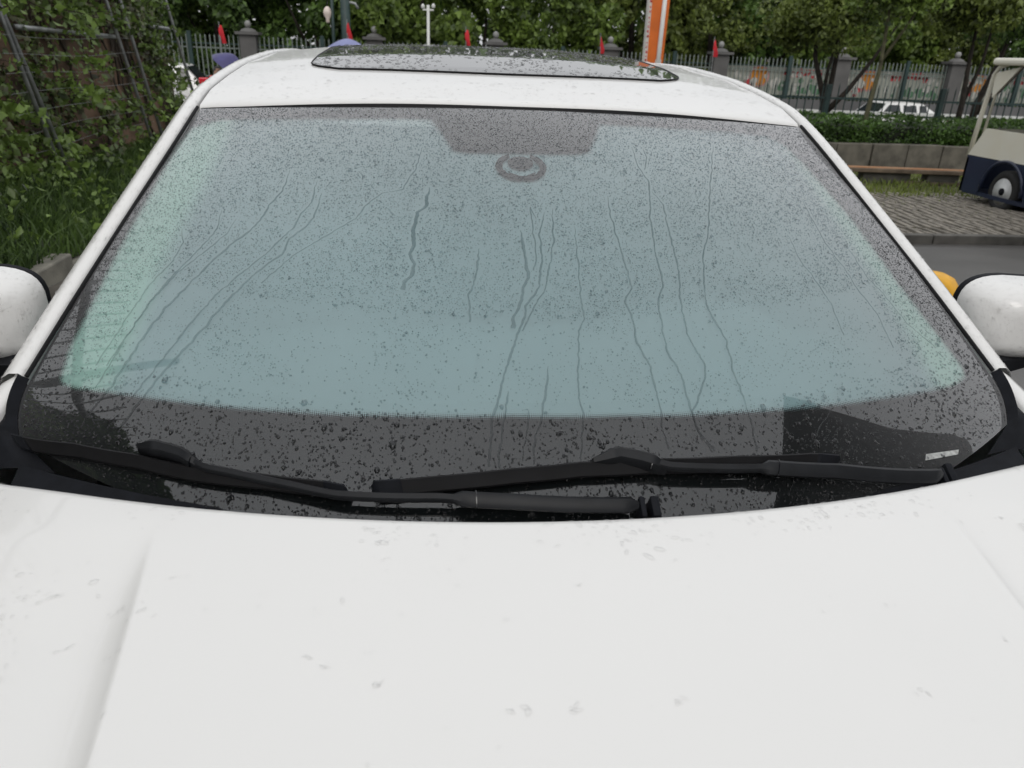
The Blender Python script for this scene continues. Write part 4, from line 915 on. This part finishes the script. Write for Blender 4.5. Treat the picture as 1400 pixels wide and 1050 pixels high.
# murals behind the bars, right-hand half of the fence
def disc(b, x, z, r, y=0, n=20): b.add([(x + r * math.cos(2 * math.pi * k / n), y, z + r * math.sin(2 * math.pi * k / n)) for k in range(n)], [tuple(range(n))])
LM = {10.84: 'mural banner nearest the sedan roof with an orange disc', 15.7: 'mural banner with orange disc, red characters and green leaves, behind the far white car',
      20.4: 'mural banner with orange disc seen above the utility cart', 25.2: 'mural banner farthest right beyond the cart'}
for i, (a, c) in enumerate(zip(PX[7:], PX[8:])):
    w = c - a - .62; t = empty('mural_banner', ((a + c) / 2, 30.12, .42), LM[a], 'banner', group='mural banners behind the far fence')
    b = MB(); b.box((0, .03, .48), (w, .05, .98)); b.build('panel', 'banner', t)
    def sh(name, m, fn):
        b = MB(); fn(b); b.build(name, m, t)
    ox = (-.72, -1.03, -1.17, -1.1)[i]
    sh('orange_disc', 'bannerO', lambda b: disc(b, ox, .62, .34, -.002)); sh('disc_ring', 'bannerP', lambda b: disc(b, ox, .62, .40, .0015))
    sh('red_figure', 'bannerR', lambda b: (disc(b, ox - .42, .38, .14, -.005, 8), b.box((ox - .42, -.004, .24), (.42, .008, .12)), b.box((ox - .46, -.004, .12), (.16, .008, .2))))
    def strokes(b):                                    # unreadable red characters
        rs = random.Random(3 + i)
        for k in range(6):
            cx_ = ox + 1.0 + k * .25 + (.14 if k > 1 else 0)
            for j in range(5): b.box((cx_ + rs.uniform(-.07, .07), -.001, .80 + rs.uniform(-.09, .09)), (rs.choice([.21, .05]), .006, rs.choice([.05, .2]) if j % 2 else .05))
    sh('red_characters', 'bannerR', strokes)
    def plants(b):
        rs = random.Random(9 + i)
        for k in range(26): disc(b, rs.uniform(.0, w * .46), rs.uniform(.1, .55), rs.uniform(.05, .15), -.001 - .0004 * k, 7)
    sh('painted_leaves', 'bannerG', plants)
    def wh(b):
        rs = random.Random(19 + i)
        for k in range(22): disc(b, rs.uniform(-w * .48, w * .46), rs.uniform(.2, .85), rs.uniform(.05, .16), .003 + .0004 * -k - .012, 8)
    sh('pale_blossom', 'bannerW', wh)

# ------------------------------------------------------------ trees
def crown(seed, n, size, m, r=3.0, h=6.0, hang=0.0, nl=46):
    g = np.random.default_rng(seed); cs = g.normal(size=(nl, 3)); cs /= np.linalg.norm(cs, axis=1)[:, None]; cs *= g.uniform(.35, .95, (nl, 1)) ** .7
    k = g.integers(0, nl, n); p = g.normal(size=(n, 3)); p /= np.linalg.norm(p, axis=1)[:, None]
    rad = g.uniform(.14, .30, nl)[k][:, None]; P = cs[k] + p * rad * g.uniform(.5, 1, (n, 1)) ** .5
    P *= [r, r, h / 2]; P[:, 2] += h / 2
    return leaves(P, size, m, 'crown', .6, .35, .5, seed + 1)
variants = [crown(100, 15000, .25, 'leafA'), crown(120, 15000, .24, 'leafB'), crown(140, 14000, .24, 'leafC')]
bt_ = MB(); bt_.tube([(0, 0, 0), (.05, .02, 1.2), (-.05, .05, 2.6), (.1, 0, 4.5)], [.17, .14, .11, .05], 8)
bt_.tube([(-.05, .05, 1.9), (.9, .2, 3.0), (1.6, .3, 4.2)], [.08, .06, .02], 6); bt_.tube([(0, .05, 1.6), (-.8, -.2, 2.8), (-1.7, -.3, 3.9)], [.08, .05, .02], 6)
tm = bt_.mesh('trunk', 'bark', True)
TP = [(-15.5, 33.6, 0), (-11.6, 34.6, 1), (-8.2, 33.2, 0), (-4.6, 34.0, 0), (-1.2, 33.0, 1), (2.2, 33.8, 1), (5.0, 33.2, 1), (8.4, 34.2, 2), (11.6, 33.4, 2), (14.6, 34.6, 0), (18.2, 33.6, 1), (22.0, 34.2, 2), (26.0, 34, 0), (30.5, 34, 1)]
desc = ['dark', 'bright green', 'olive']
LT = ['far left dark tree over the fence beyond the parked white hatchback', 'bright bushy tree just above the left end of the fence', 'dark tree behind the leftmost red flag', 'dark tree behind the globe street lamp and second red flag',
      'green tree behind the slim white camera post', 'green bushy tree behind the third red flag from the left', 'bright green tree left of the orange pylon', 'olive tree right of the orange pylon', 'olive tree above the fifth red flag and the ball-topped pillar',
      'dark tree above the fence, behind the many-stemmed tree', 'green tree above the mural with red characters', 'olive tree above the fence, left of the cart roof', 'dark tree beyond the cart roof', 'green tree at the far right of the fence']
for i, (x_, y_, k) in enumerate(TP):
    t = empty('tree', (x_, y_, -1.0), LT[i], 'tree', rz=i * 1.3, group='trees behind the far fence'); sc_ = 1 + .15 * math.sin(i * 2.1)
    t.scale = (sc_ * .95, sc_ * .95, sc_ * 1.0)
    link('trunk', tm, t); o = link('crown', variants[k], t); o.location = (0, 0, .75 + .25 * math.sin(i))
P = np.stack([rng.uniform(-30, 46, 44000), rng.uniform(37.5, 42, 44000), rng.uniform(-1, 9, 44000)], 1)
P = P[np.array([noise.noise(Vector((a * .35, 1, c * .35))) + .5 * noise.noise(Vector((a, 2, c))) > -.75 for a, _, c in P])]
tag(link('distant_woodland', leaves(P, .42, 'leafA', 'distant_woodland', .7, .3, .5, 77)), kind='stuff')
b = MB(); b.box((0, 0, 4), (14, 8, 10)); fb = empty('pale_building', (24, 52, -1), 'pale building glimpsed through the trees on the right', 'building'); b.build('wall', 'reflblock2', fb)
for i in range(5):
    for j in range(3): b = MB(); b.box((-5.4 + i * 2.7, -4.0, 1.6 + j * 2.8), (1.3, .06, 1.4)); b.build('window', 'darkglass', fb)

# nearer trees standing behind the hedge
def small_tree(loc, label, stems, crowns, m, bark='bark', seed=1, group=None, n=9000, size=.105):
    t = empty('small_tree', loc, label, 'tree', group=group); b = MB()
    for pts, r0 in stems: b.tube(pts, [r0 * (1 - .7 * k / (len(pts) - 1)) for k in range(len(pts))], 7)
    b.build('trunk', bark, t, True)
    P = np.concatenate([bush_pts(c, rx, ry, rz, int(n * rx * rz / 2), seed + i, 22) for i, (c, rx, ry, rz) in enumerate(crowns)])
    link('crown', leaves(P, size, m, 'crown', .55, .4, .5, seed), t); return t
small_tree((8.75, 17.2, -.25), 'small many-stemmed tree with dark forking trunk, just right of the sedan roof',
    [([(0, 0, 0), (.0, 0, .75), (-.12, 0, 1.15), (-.45, 0, 1.9), (-.55, 0, 2.8)], .10), ([(0, 0, .7), (.03, 0, 1.3), (.10, .1, 2.2), (.1, 0, 3)], .08), ([(.02, 0, .75), (.45, 0, 1.25), (.95, .1, 1.9), (1.35, .1, 2.6)], .07), ([(-.1, 0, 1.1), (-.15, -.1, 1.7), (-.0, -.1, 2.6)], .05)],
    [((-.5, 0, 2.75), 1.25, 1.1, .85), ((.6, 0, 3.2), 1.4, 1.1, .9), ((-1.1, .1, 2.4), .65, .6, .5)], 'leafC', seed=51)
small_tree((8.05, 14.3, .08), 'slim leaning tree with pale mossy trunk standing in the hedge',
    [([(0, 0, 0), (.06, 0, .7), (.12, 0, 1.4), (.06, 0, 2.4), (.0, 0, 3.2)], .055), ([(.1, 0, 1.5), (.5, 0, 2.2), (.8, 0, 2.9)], .035)],
    [((.2, 0, 2.75), 1.0, .9, .75)], 'leafB', 'bark2', 61)
small_tree((10.75, 15.4, .0), 'upright dark-stemmed tree left of the utility cart',
    [([(0, 0, 0), (.0, 0, .9), (-.08, 0, 1.7), (-.12, 0, 2.8)], .075), ([(0, 0, .9), (.2, 0, 1.6), (.25, 0, 2.8)], .05)],
    [((-.3, 0, 2.75), 1.1, .9, .8), ((.9, 0, 3.0), 1.1, .9, .8)], 'leafC', seed=71)
small_tree((12.3, 17.1, -.2), 'dark tree with spreading stems seen through the open cart',
    [([(0, 0, 0), (.0, 0, 1.0), (.25, 0, 1.8), (.5, 0, 3)], .10), ([(0, 0, .8), (.6, 0, 1.5), (1.2, 0, 2.2), (1.6, 0, 3)], .08)],
    [((.5, 0, 3.1), 1.5, 1.2, .9), ((1.9, 0, 3.0), 1.3, 1.1, .9)], 'leafA', seed=81)

# ------------------------------------------------------------ flags, lamp, posts, pylon
fl = empty('flag', (0, 0, 0), '', 'flag'); b = MB(); b.tube([(0, 0, -2.9), (0, 0, .12)], .014, 6); b.build('flag_pole', 'steel', fl)
b = MB(); b.grid([[(dx + .03 * math.sin(z * 9 + dx * 40), .04 * math.sin(z * 11 + dx * 20), z) for dx in (0, .05 + .03 * t, .09 + .06 * t)] for t, z in ((0, .02), (.3, -.12), (.6, -.26), (.85, -.40), (1, -.52))]); b.build('cloth', 'red', fl, True)
FL = [((-6.75, 27.5, 1.95), 'leftmost red flag, hanging limp beside the left grey pillar'), ((-2.72, 27.5, 2.18), 'red flag above the blue umbrella, right of the globe lamp'), ((1.14, 27.5, 2.12), 'red flag in the middle, above the rear of the sunroof'),
      ((5.68, 27.5, 2.1), 'red flag just left of the orange pylon'), ((9.65, 27.5, 2.15), 'pinkish red flag left of the ball-topped pillar, right of the orange pylon')]
for i, (loc, lab) in enumerate(FL):
    if i == 0: o = fl
    else:
        o = fl.copy(); col.objects.link(o)
        for ch in fl.children: c = ch.copy(); col.objects.link(c); c.parent = o
    o.location = loc; tag(o, lab, 'flag', 'red flags along the street'); o.rotation_euler = (0, R(random.uniform(-4, 6)), (0, .5, -.4, .6, .2)[i])
lp = empty('street_lamp', (-3.25, 28.3, -1), 'dark lamp post with a milky globe on its left and curved arm on its right', 'street lamp')
b = MB(); b.tube([(0, 0, 0), (0, 0, 5.2)], .055, 10); b.tube([(.42, 0, 0), (.42, 0, 4.9)], .16, 10); b.build('pole', 'irongreen', lp, True)
b = MB(); b.tube([(0, 0, 3.9), (-.1, 0, 4.0), (-.16, 0, 3.75)], .02, 6); b.tube([(.42, 0, 3.7), (.5, 0, 3.85), (.75, 0, 3.8), (.85, 0, 3.65)], .05, 6); b.build('arm', 'steel', lp, True)
b = MB(); b.lathe([(.03, 3.18), (.07, 3.22), (.06, 3.3), (.13, 3.42), (.14, 3.52), (.10, 3.62), (.04, 3.68)], (-.16, 0, 0), 'Z', 12); b.build('globe', 'globe', lp, True)
cp = empty('camera_post', (-.1, 26, -1), 'slim white camera post rising between the trees behind the sunroof', 'post')
b = MB(); b.tube([(0, 0, 0), (0, 0, 3.75)], .045, 8); b.build('post', 'white', cp, True)
b = MB(); b.box((0, 0, 3.62), (.34, .05, .05)); b.lathe([(.05, 3.68), (.06, 3.74), (.02, 3.8)], (.16, 0, 0), 'Z', 8); b.lathe([(.05, 3.66), (.06, 3.72), (.02, 3.78)], (-.16, 0, 0), 'Z', 8); b.build('camera_head', 'white', cp)
py = empty('sign_pylon', (6.0, 22, -.85), 'tall orange pylon with a white pipe up its middle and a pale lettered edge', 'sign')
b = MB(); b.box((.02, 0, 2.6), (.44, .28, 5.2), taper=1.2); b.build('column', 'orange', py)
b = MB(); b.tube([(.10, -.19, 0), (.13, -.2, 5.3)], .06, 12); b.build('pipe', 'white', py, True)
b = MB(); b.box((-.235, -.04, 2.6), (.075, .24, 5.2), Matrix.Rotation(R(-.6), 3, 'Y')); pe = b.build('pale_edge', 'bannerW', py)
b = MB(); rs = random.Random(2)
for k in range(26):
    for j in range(3): b.box((-.24 + rs.uniform(-.012, .012) - .0, -.163, 1.8 + k * .12 + rs.uniform(-.03, .03)), (rs.choice((.045, .012)), .006, rs.choice((.012, .045))))
b.build('small_characters', 'bannerR', pe)
b = MB(); b.box((.12, -.12, 2.1), (.16, .16, .45)); b.build('foot_box', 'bannerW', py, bevel=.01)
yb = empty('yellow_bollard', (2.70, 3.88, gz(2.7, 3.88)), 'rounded yellow bollard on the wet road beside the right-hand door mirror', 'bollard')
b = MB(); b.lathe([(.18, 0), (.18, .05), (.148, .07), (.148, .16), (.15, .24), (.14, .29), (.11, .33), (.06, .352), (.01, .357)], (0, 0, 0), 'Z', 28); b.build('body', 'yellow', yb, True)
b = MB(); b.lathe([(.153, .085), (.153, .115)], (0, 0, 0), 'Z', 28); b.build('band', 'rubber', yb, True)

# ------------------------------------------------------------ utility cart at the right edge
ct = empty('utility_cart', (7.15, 8.2, gz(7.15, 9)), 'cream and navy open-sided utility cart with white wheels parked at the right edge', 'cart')
# local: side facing the camera is x=0, front towards +y, body extends to +x
def cart_side(x, flip):
    b = MB(); n = 16; top = .633
    ysn = frange(-2.6, 1.72, 60); rows = [[], []]
    for y in ysn:
        zb = .16
        for wy in (.93, -1.75):
            d = abs(y - wy)
            if d < .37: zb = max(zb, .26 + math.sqrt(.37 ** 2 - d * d))
        rows[0].append((x, y, zb)); rows[1].append((x, y, top))
    b.grid(rows if flip else rows[::-1]); return b
for x in (0, 1.4): cart_side(x, x > 0).build('lower_panel', 'navy', ct)
b = MB(); b.box((.7, -.45, .17), (1.38, 4.2, .05)); b.box((.7, 1.70, .38), (1.4, .04, .44)); b.box((.7, -2.6, .38), (1.4, .04, .44)); b.build('chassis', 'navy', ct)
for wy in (.93, -1.75):
    b = MB(); b.tube([(-.012, wy + .375 * math.cos(a), .26 + .375 * math.sin(a)) for a in frange(R(-2), R(182), 18)], .022, 6); b.build('wheel_arch', 'navy', ct, True)
for x in (0, 1.4):
    b = MB(); b.add([(x, -2.6, .635), (x, 1.72, .635), (x, 1.50, .99), (x, -2.6, .97)], [(0, 1, 2, 3)]); b.add([(x + .04, -2.6, .635), (x + .04, 1.72, .635), (x + .04, 1.50, .99), (x + .04, -2.6, .97)], [(3, 2, 1, 0)]); b.add([(x, -2.6, .97), (x, 1.5, .99), (x + .04, 1.5, .99), (x + .04, -2.6, .97)], [(0, 1, 2, 3)])
    b.build('cream_panel', 'cream', ct)
b = MB(); b.grid([[(x, 1.72, .635) for x in (0, .7, 1.44)], [(x, 1.50, .99) for x in (0, .7, 1.44)]]); b.build('front_cowl', 'cream', ct)
for x in (.03, 1.41):
    b = MB(); b.tube([(x, 1.74, .62), (x, 1.70, 1.2), (x, 1.66, 1.64), (x, 1.60, 1.74), (x, 1.45, 1.775)], .03, 8); b.tube([(x + .02, 1.60, .86), (x + .02, 1.56, 1.5), (x + .02, 1.35, 1.72)], .016, 6); b.build('front_post', 'cream', ct, True)
    b = MB(); b.add([(x - .0, 1.66, 1.66), (x, 1.60, 1.36), (x, 1.22, 1.74)], [(0, 1, 2)]); b.add([(x + .02, 1.66, 1.66), (x + .02, 1.60, 1.36), (x + .02, 1.22, 1.74)], [(2, 1, 0)]); b.build('corner_gusset', 'cream', ct)
    for yp in (-.7, -2.5): b = MB(); b.tube([(x, yp, .86), (x, yp, 1.75)], .025, 8); b.build('roof_post', 'cream', ct, True)
b = MB(); b.box((.72, -.50, 1.80), (1.56, 4.3, .085)); b.build('cart_roof', 'cream', ct, bevel=.03)
b = MB(); b.box((.72, .05, .72), (1.2, .5, .14)); b.box((.72, -.22, 1.0), (1.2, .1, .45)); b.box((.72, -1.35, .72), (1.2, .5, .14)); b.box((.72, -1.62, 1.0), (1.2, .1, .45)); b.build('bench_seat', 'darkcloth', ct, bevel=.02)
b = MB(); b.tube([(.4, 1.25, .95), (.4, .95, 1.12)], .02, 6); b.lathe([(.16, 0), (.17, .015), (.16, .03)], (.4, .93, 1.12), 'Y', 16); b.build('steering_wheel', 'plastic', ct)
for x in (.11, 1.33):
    for wy in (.93, -1.75):
        b = MB(); b.lathe([(.15, -.05), (.168, -.09), (.24, -.09), (.265, -.06), (.265, .06), (.24, .09), (.168, .09), (.15, .05)], (x, wy, .265), 'X', 28); w_ = b.build('wheel', 'tyre', ct, True)
        s_ = -1 if x < .5 else 1
        b = MB(); b.lathe([(.168, s_ * .088), (.158, s_ * .075), (.145, s_ * .045), (.10, s_ * .05), (.075, s_ * .072)][::s_] if s_ > 0 else [(.168, -.088), (.158, -.075), (.145, -.045), (.10, -.05), (.075, -.072)], (x, wy, .265), 'X', 24); rm_ = b.build('rim', 'rim', w_, True)
        b = MB(); b.lathe([(.05, s_ * .05), (.045, s_ * .10), (.02, s_ * .11)], (x, wy, .265), 'X', 12)
        for k in range(5): a = k * 1.2566; b.box((x + s_ * .058, wy + .105 * math.cos(a), .265 + .105 * math.sin(a)), (.02, .03, .03))
        b.build('hub', 'plastic', w_)
b = MB(); b.box((.7, -.4, .24), (1.0, 3.6, .12)); b.build('underbody', 'plastic', ct)

# ------------------------------------------------------------ other parked cars
def far_car(loc, rz, label, H=1.46, L_=4.3, suv=0):
    t = empty('parked_car', loc, label, 'car', rz=rz, group='parked cars in the street')
    hl = L_ / 2
    Bx = [(-hl, .55, .72), (-hl + .06, .80, .82), (-hl + .9, .92, .87), (-hl + 1.25, .97, .89), (0, .99, .90), (hl - .7, 1.0, .89), (hl - .12, .95, .84), (hl, .7, .74)]     # x, shoulder z, half width
    Rf = {2: .0, 3: .0}
    def sec(x, zs, w): return [(x, w * .96, .25), (x, w, .5), (x, w * .99, zs - .12), (x, w * .95, zs), (x, w * .8, zs + .015), (x, 0, zs + .03)]
    b = MB(); rows = []
    for x, zs, w in Bx:
        h = sec(x, zs, w); rows.append([(p[0], p[1], p[2]) for p in h] + [(p[0], -p[1], p[2]) for p in h[::-1][1:]])
    b.grid(rows); nc = len(rows[0]); b.f += [tuple(range(nc)), tuple(range(len(b.v) - nc, len(b.v)))[::-1]]
    b.build('body', 'paint', t, True, sharp=35)
    zr = H; xr0, xr1 = -.35, hl - (1.05 if not suv else .55); xb0, xb1 = -hl + 1.15, hl - (.35 if not suv else .12)
    cb_ = [(xb0, .96, .80, .965), (xr0, zr - .03, .60, zr), ((xr0 + xr1) / 2, zr, .62, zr + .03), (xr1, zr - .04, .58, zr - .01), (xb1, .98, .76, .985)]
    b = MB(); rows = []
    for x, z, w, zc_ in cb_: rows.append([(x, .83, .94), (x, w, z), (x, w * .6, zc_), (x, -w * .6, zc_), (x, -w, z), (x, -.83, .94)])
    b.grid(rows); b.build('cabin', 'paint', t, True, sharp=30)
    for s in (-1, 1):
        def q(x, k, wt, zt): return (x, s * ((.83 + (wt - .83) * k) + .008), .94 + (zt - .94) * k)
        for xa, xb_ in ((xr0 - .35, xr0 + .45), (xr0 + .52, xr1 - .25), (xr1 - .18, xr1 + .12)):
            ka = .80 if xa > xr0 - .1 else .35; b = MB(); b.add([q(xa, .06, .61, zr), q(xb_, .06, .61, zr), q(xb_ - .05, .84, .61, zr), q(max(xa, xr0) + .02, .84, .61, zr)], [(0, 1, 2, 3)]); b.build('side_window', 'darkglass', t)
    b = MB(); b.add([(xb1 + .012, .66, 1.0), (xb1 + .012, -.66, 1.0), (xr1 + .05, -.52, zr - .05), (xr1 + .05, .52, zr - .05)], [(0, 1, 2, 3)]); b.build('rear_window', 'darkglass', t)
    b = MB(); b.add([(xb0 - .012 + .05, .70, 1.0), (xb0 - .012 + .05, -.70, 1.0), (xr0 - .06, -.54, zr - .05), (xr0 - .06, .54, zr - .05)], [(3, 2, 1, 0)]); b.build('windscreen', 'darkglass', t)
    for s in (-1, 1):
        b = MB(); b.box((hl - .10, s * .72, 1.14 if suv else .82), (.22, .26, .15)); b.build('tail_light', 'lampred', t, bevel=.02)
        b = MB(); b.box((-hl + .12, s * .62, .66), (.25, .34, .13)); b.build('headlight', 'white', t, bevel=.02)
        for wx in (-hl + .85, hl - .85):
            b = MB(); b.lathe([(.18, -.1), (.31, -.1), (.325, -.06), (.325, .06), (.31, .1), (.18, .1)], (wx, s * .79, .325), 'Y', 20); w_ = b.build('wheel', 'tyre', t, True)
            b = MB(); b.lathe([(.05, s * .08), (.19, s * .102), (.20, s * .09)], (wx, s * .79, .325), 'Y', 16); b.build('rim', 'alloy', w_, True)
        b = MB(); b.box((-.75, s * .95, .98), (.12, .16, .11)); b.build('door_mirror', 'paint', t, bevel=.02)
    return t
far_car((15.9, 26.6, -1.0), R(0), 'white hatchback behind the railing on the right, below the mural', 1.44, 4.0)
far_car((-7.4, 20.8, gz(-7, 20.8)), R(5), 'white car with a glowing red tail lamp, at the left behind the vines', 1.5, 3.9, 1)
far_car((-6.1, 15.9, gz(-6, 15.9) - .35), R(20), 'white car half hidden by the sedan roof, in front of the red-lamped one', 1.38, 4.0)

# ------------------------------------------------------------ people under umbrellas
def person(loc, rz, label, top='darkcloth'):
    t = empty('person', loc, label, 'person', rz=rz)
    J = [(0, 0, .92), (0, 0, 1.12), (0, 0, 1.32), (0, .01, 1.40), (0, .02, 1.47), (.09, 0, .86), (.10, .02, .48), (.10, -.02, .07), (.10, .10, .03), (-.09, 0, .86), (-.10, -.02, .48), (-.10, .06, .07), (-.10, .18, .03),
         (.17, 0, 1.30), (.22, .02, 1.05), (.16, .22, 1.12), (.13, .29, 1.17), (-.17, 0, 1.30), (-.22, -.01, 1.04), (-.21, .05, .80), (-.2, .08, .72)]
    E_ = [(0, 1), (1, 2), (2, 3), (3, 4), (0, 5), (5, 6), (6, 7), (7, 8), (0, 9), (9, 10), (10, 11), (11, 12), (2, 13), (13, 14), (14, 15), (15, 16), (2, 17), (17, 18), (18, 19), (19, 20)]
    Rr = [.14, .12, .14, .06, .055, .09, .062, .045, .04, .09, .062, .045, .04, .06, .045, .035, .03, .06, .045, .035, .03]
    me = bpy.data.meshes.new('body'); me.from_pydata(J, E_, []); o = link('body', me, t)
    sk = o.modifiers.new('skin', 'SKIN'); 
    for v, r_ in zip(me.skin_vertices[0].data if me.skin_vertices else [], Rr): v.radius = (r_, r_ * .85)
    if me.skin_vertices: me.skin_vertices[0].data[0].use_root = True
    ss = o.modifiers.new('sub', 'SUBSURF'); ss.levels = ss.render_levels = 1; me.materials.append(M[top])
    b = MB(); b.lathe([(.03, -.12), (.065, -.09), (.078, -.02), (.08, .04), (.06, .10), (.02, .125)], (0, .02, 1.55), 'Z', 12); b.tube([(0, .09, 1.55), (0, .115, 1.53)], .012, 5); h = b.build('head', 'skin', t, True)
    b = MB(); b.lathe([(.07, -.02), (.087, .02), (.085, .07), (.06, .12), (.02, .137)], (0, .0, 1.56), 'Z', 12); b.build('hair', 'hair', h, True)
    return t
def umbrella(loc, label, m, tilt=(0, 0, 0), r=.52):
    t = empty('umbrella', loc, label, 'umbrella'); t.rotation_euler = tilt
    b = MB(); rows = []
    for k in range(7):
        f = k / 6; rows.append([(r * f * (1 - (.045 * f if j % 2 else 0)) * math.cos(j * math.pi / 8), r * f * (1 - (.045 * f if j % 2 else 0)) * math.sin(j * math.pi / 8), .62 - .24 * f ** 1.7) for j in range(16)])
    b.grid(rows, close=True); b.build('canopy', m, t, True)
    b = MB(); b.tube([(0, 0, -.25), (0, 0, .68)], .007, 6); b.build('shaft', 'steel', t)
    b = MB()
    for j in range(8): a = j * math.pi / 4; b.tube([(0, 0, .60), (r * .5 * math.cos(a), r * .5 * math.sin(a), .53), (r * math.cos(a), r * math.sin(a), .375)], .003, 4)
    b.build('ribs', 'steel', t); return t
zz = gz(-4.2, 16.4)
person((-4.22, 16.4, zz - .30), R(200), 'person in dark clothes walking away under the dark purple umbrella, left of the sedan roof')
umbrella((-4.14, 16.15, zz + 1.10), 'dark purple umbrella tilted over the person left of the sedan roof', 'purple', (R(8), R(34), 0), .34)
person((-2.06, 20.2, gz(-2, 20.2) + .02), R(20), 'person in dark clothes under the blue-grey umbrella, hidden behind the sedan roof')
umbrella((-2.06, 20.2, 1.62 - .58), 'blue-grey open umbrella peeping over the rear left of the sedan roof', 'bluecloth', (0, R(3), 0), .50)

# ------------------------------------------------------------ an unseen dark block, added and curved to shape the reflection at lower right
db = empty('reflection_block', (6.6, -2.6, 0), 'dark building-like block added out of view to shape the dark windscreen reflection', 'building')
b = MB(); pr = [(-3.6, -.1), (-1.0, -.1), (.9, 2.0), (1.9, 3.0), (2.45, 3.6), (2.9, 4.2), (3.22, 4.8), (3.46, 5.4), (3.6, 6.1), (-3.6, 6.1)]; b.add([(x_, y_, z_) for x_ in (-2.1, 2.1) for y_, z_ in pr], [tuple(range(10)), tuple(range(19, 9, -1))] + [(i, i + 10, (i + 1) % 10 + 10, (i + 1) % 10) for i in range(10)]); b.build('wall', 'reflblock', db)
b = MB(); b.box((-2.2, 0, 6.15), (.5, 7.3, .12)); b.build('block_top_lip', 'reflblock', db)
for i in range(3): b = MB(); b.box((-2.11, -2.2 + i * 2.1, 1.7), (.05, 1.0, 1.3)); b.build('window', 'darkglass', db)  # panes of the added block
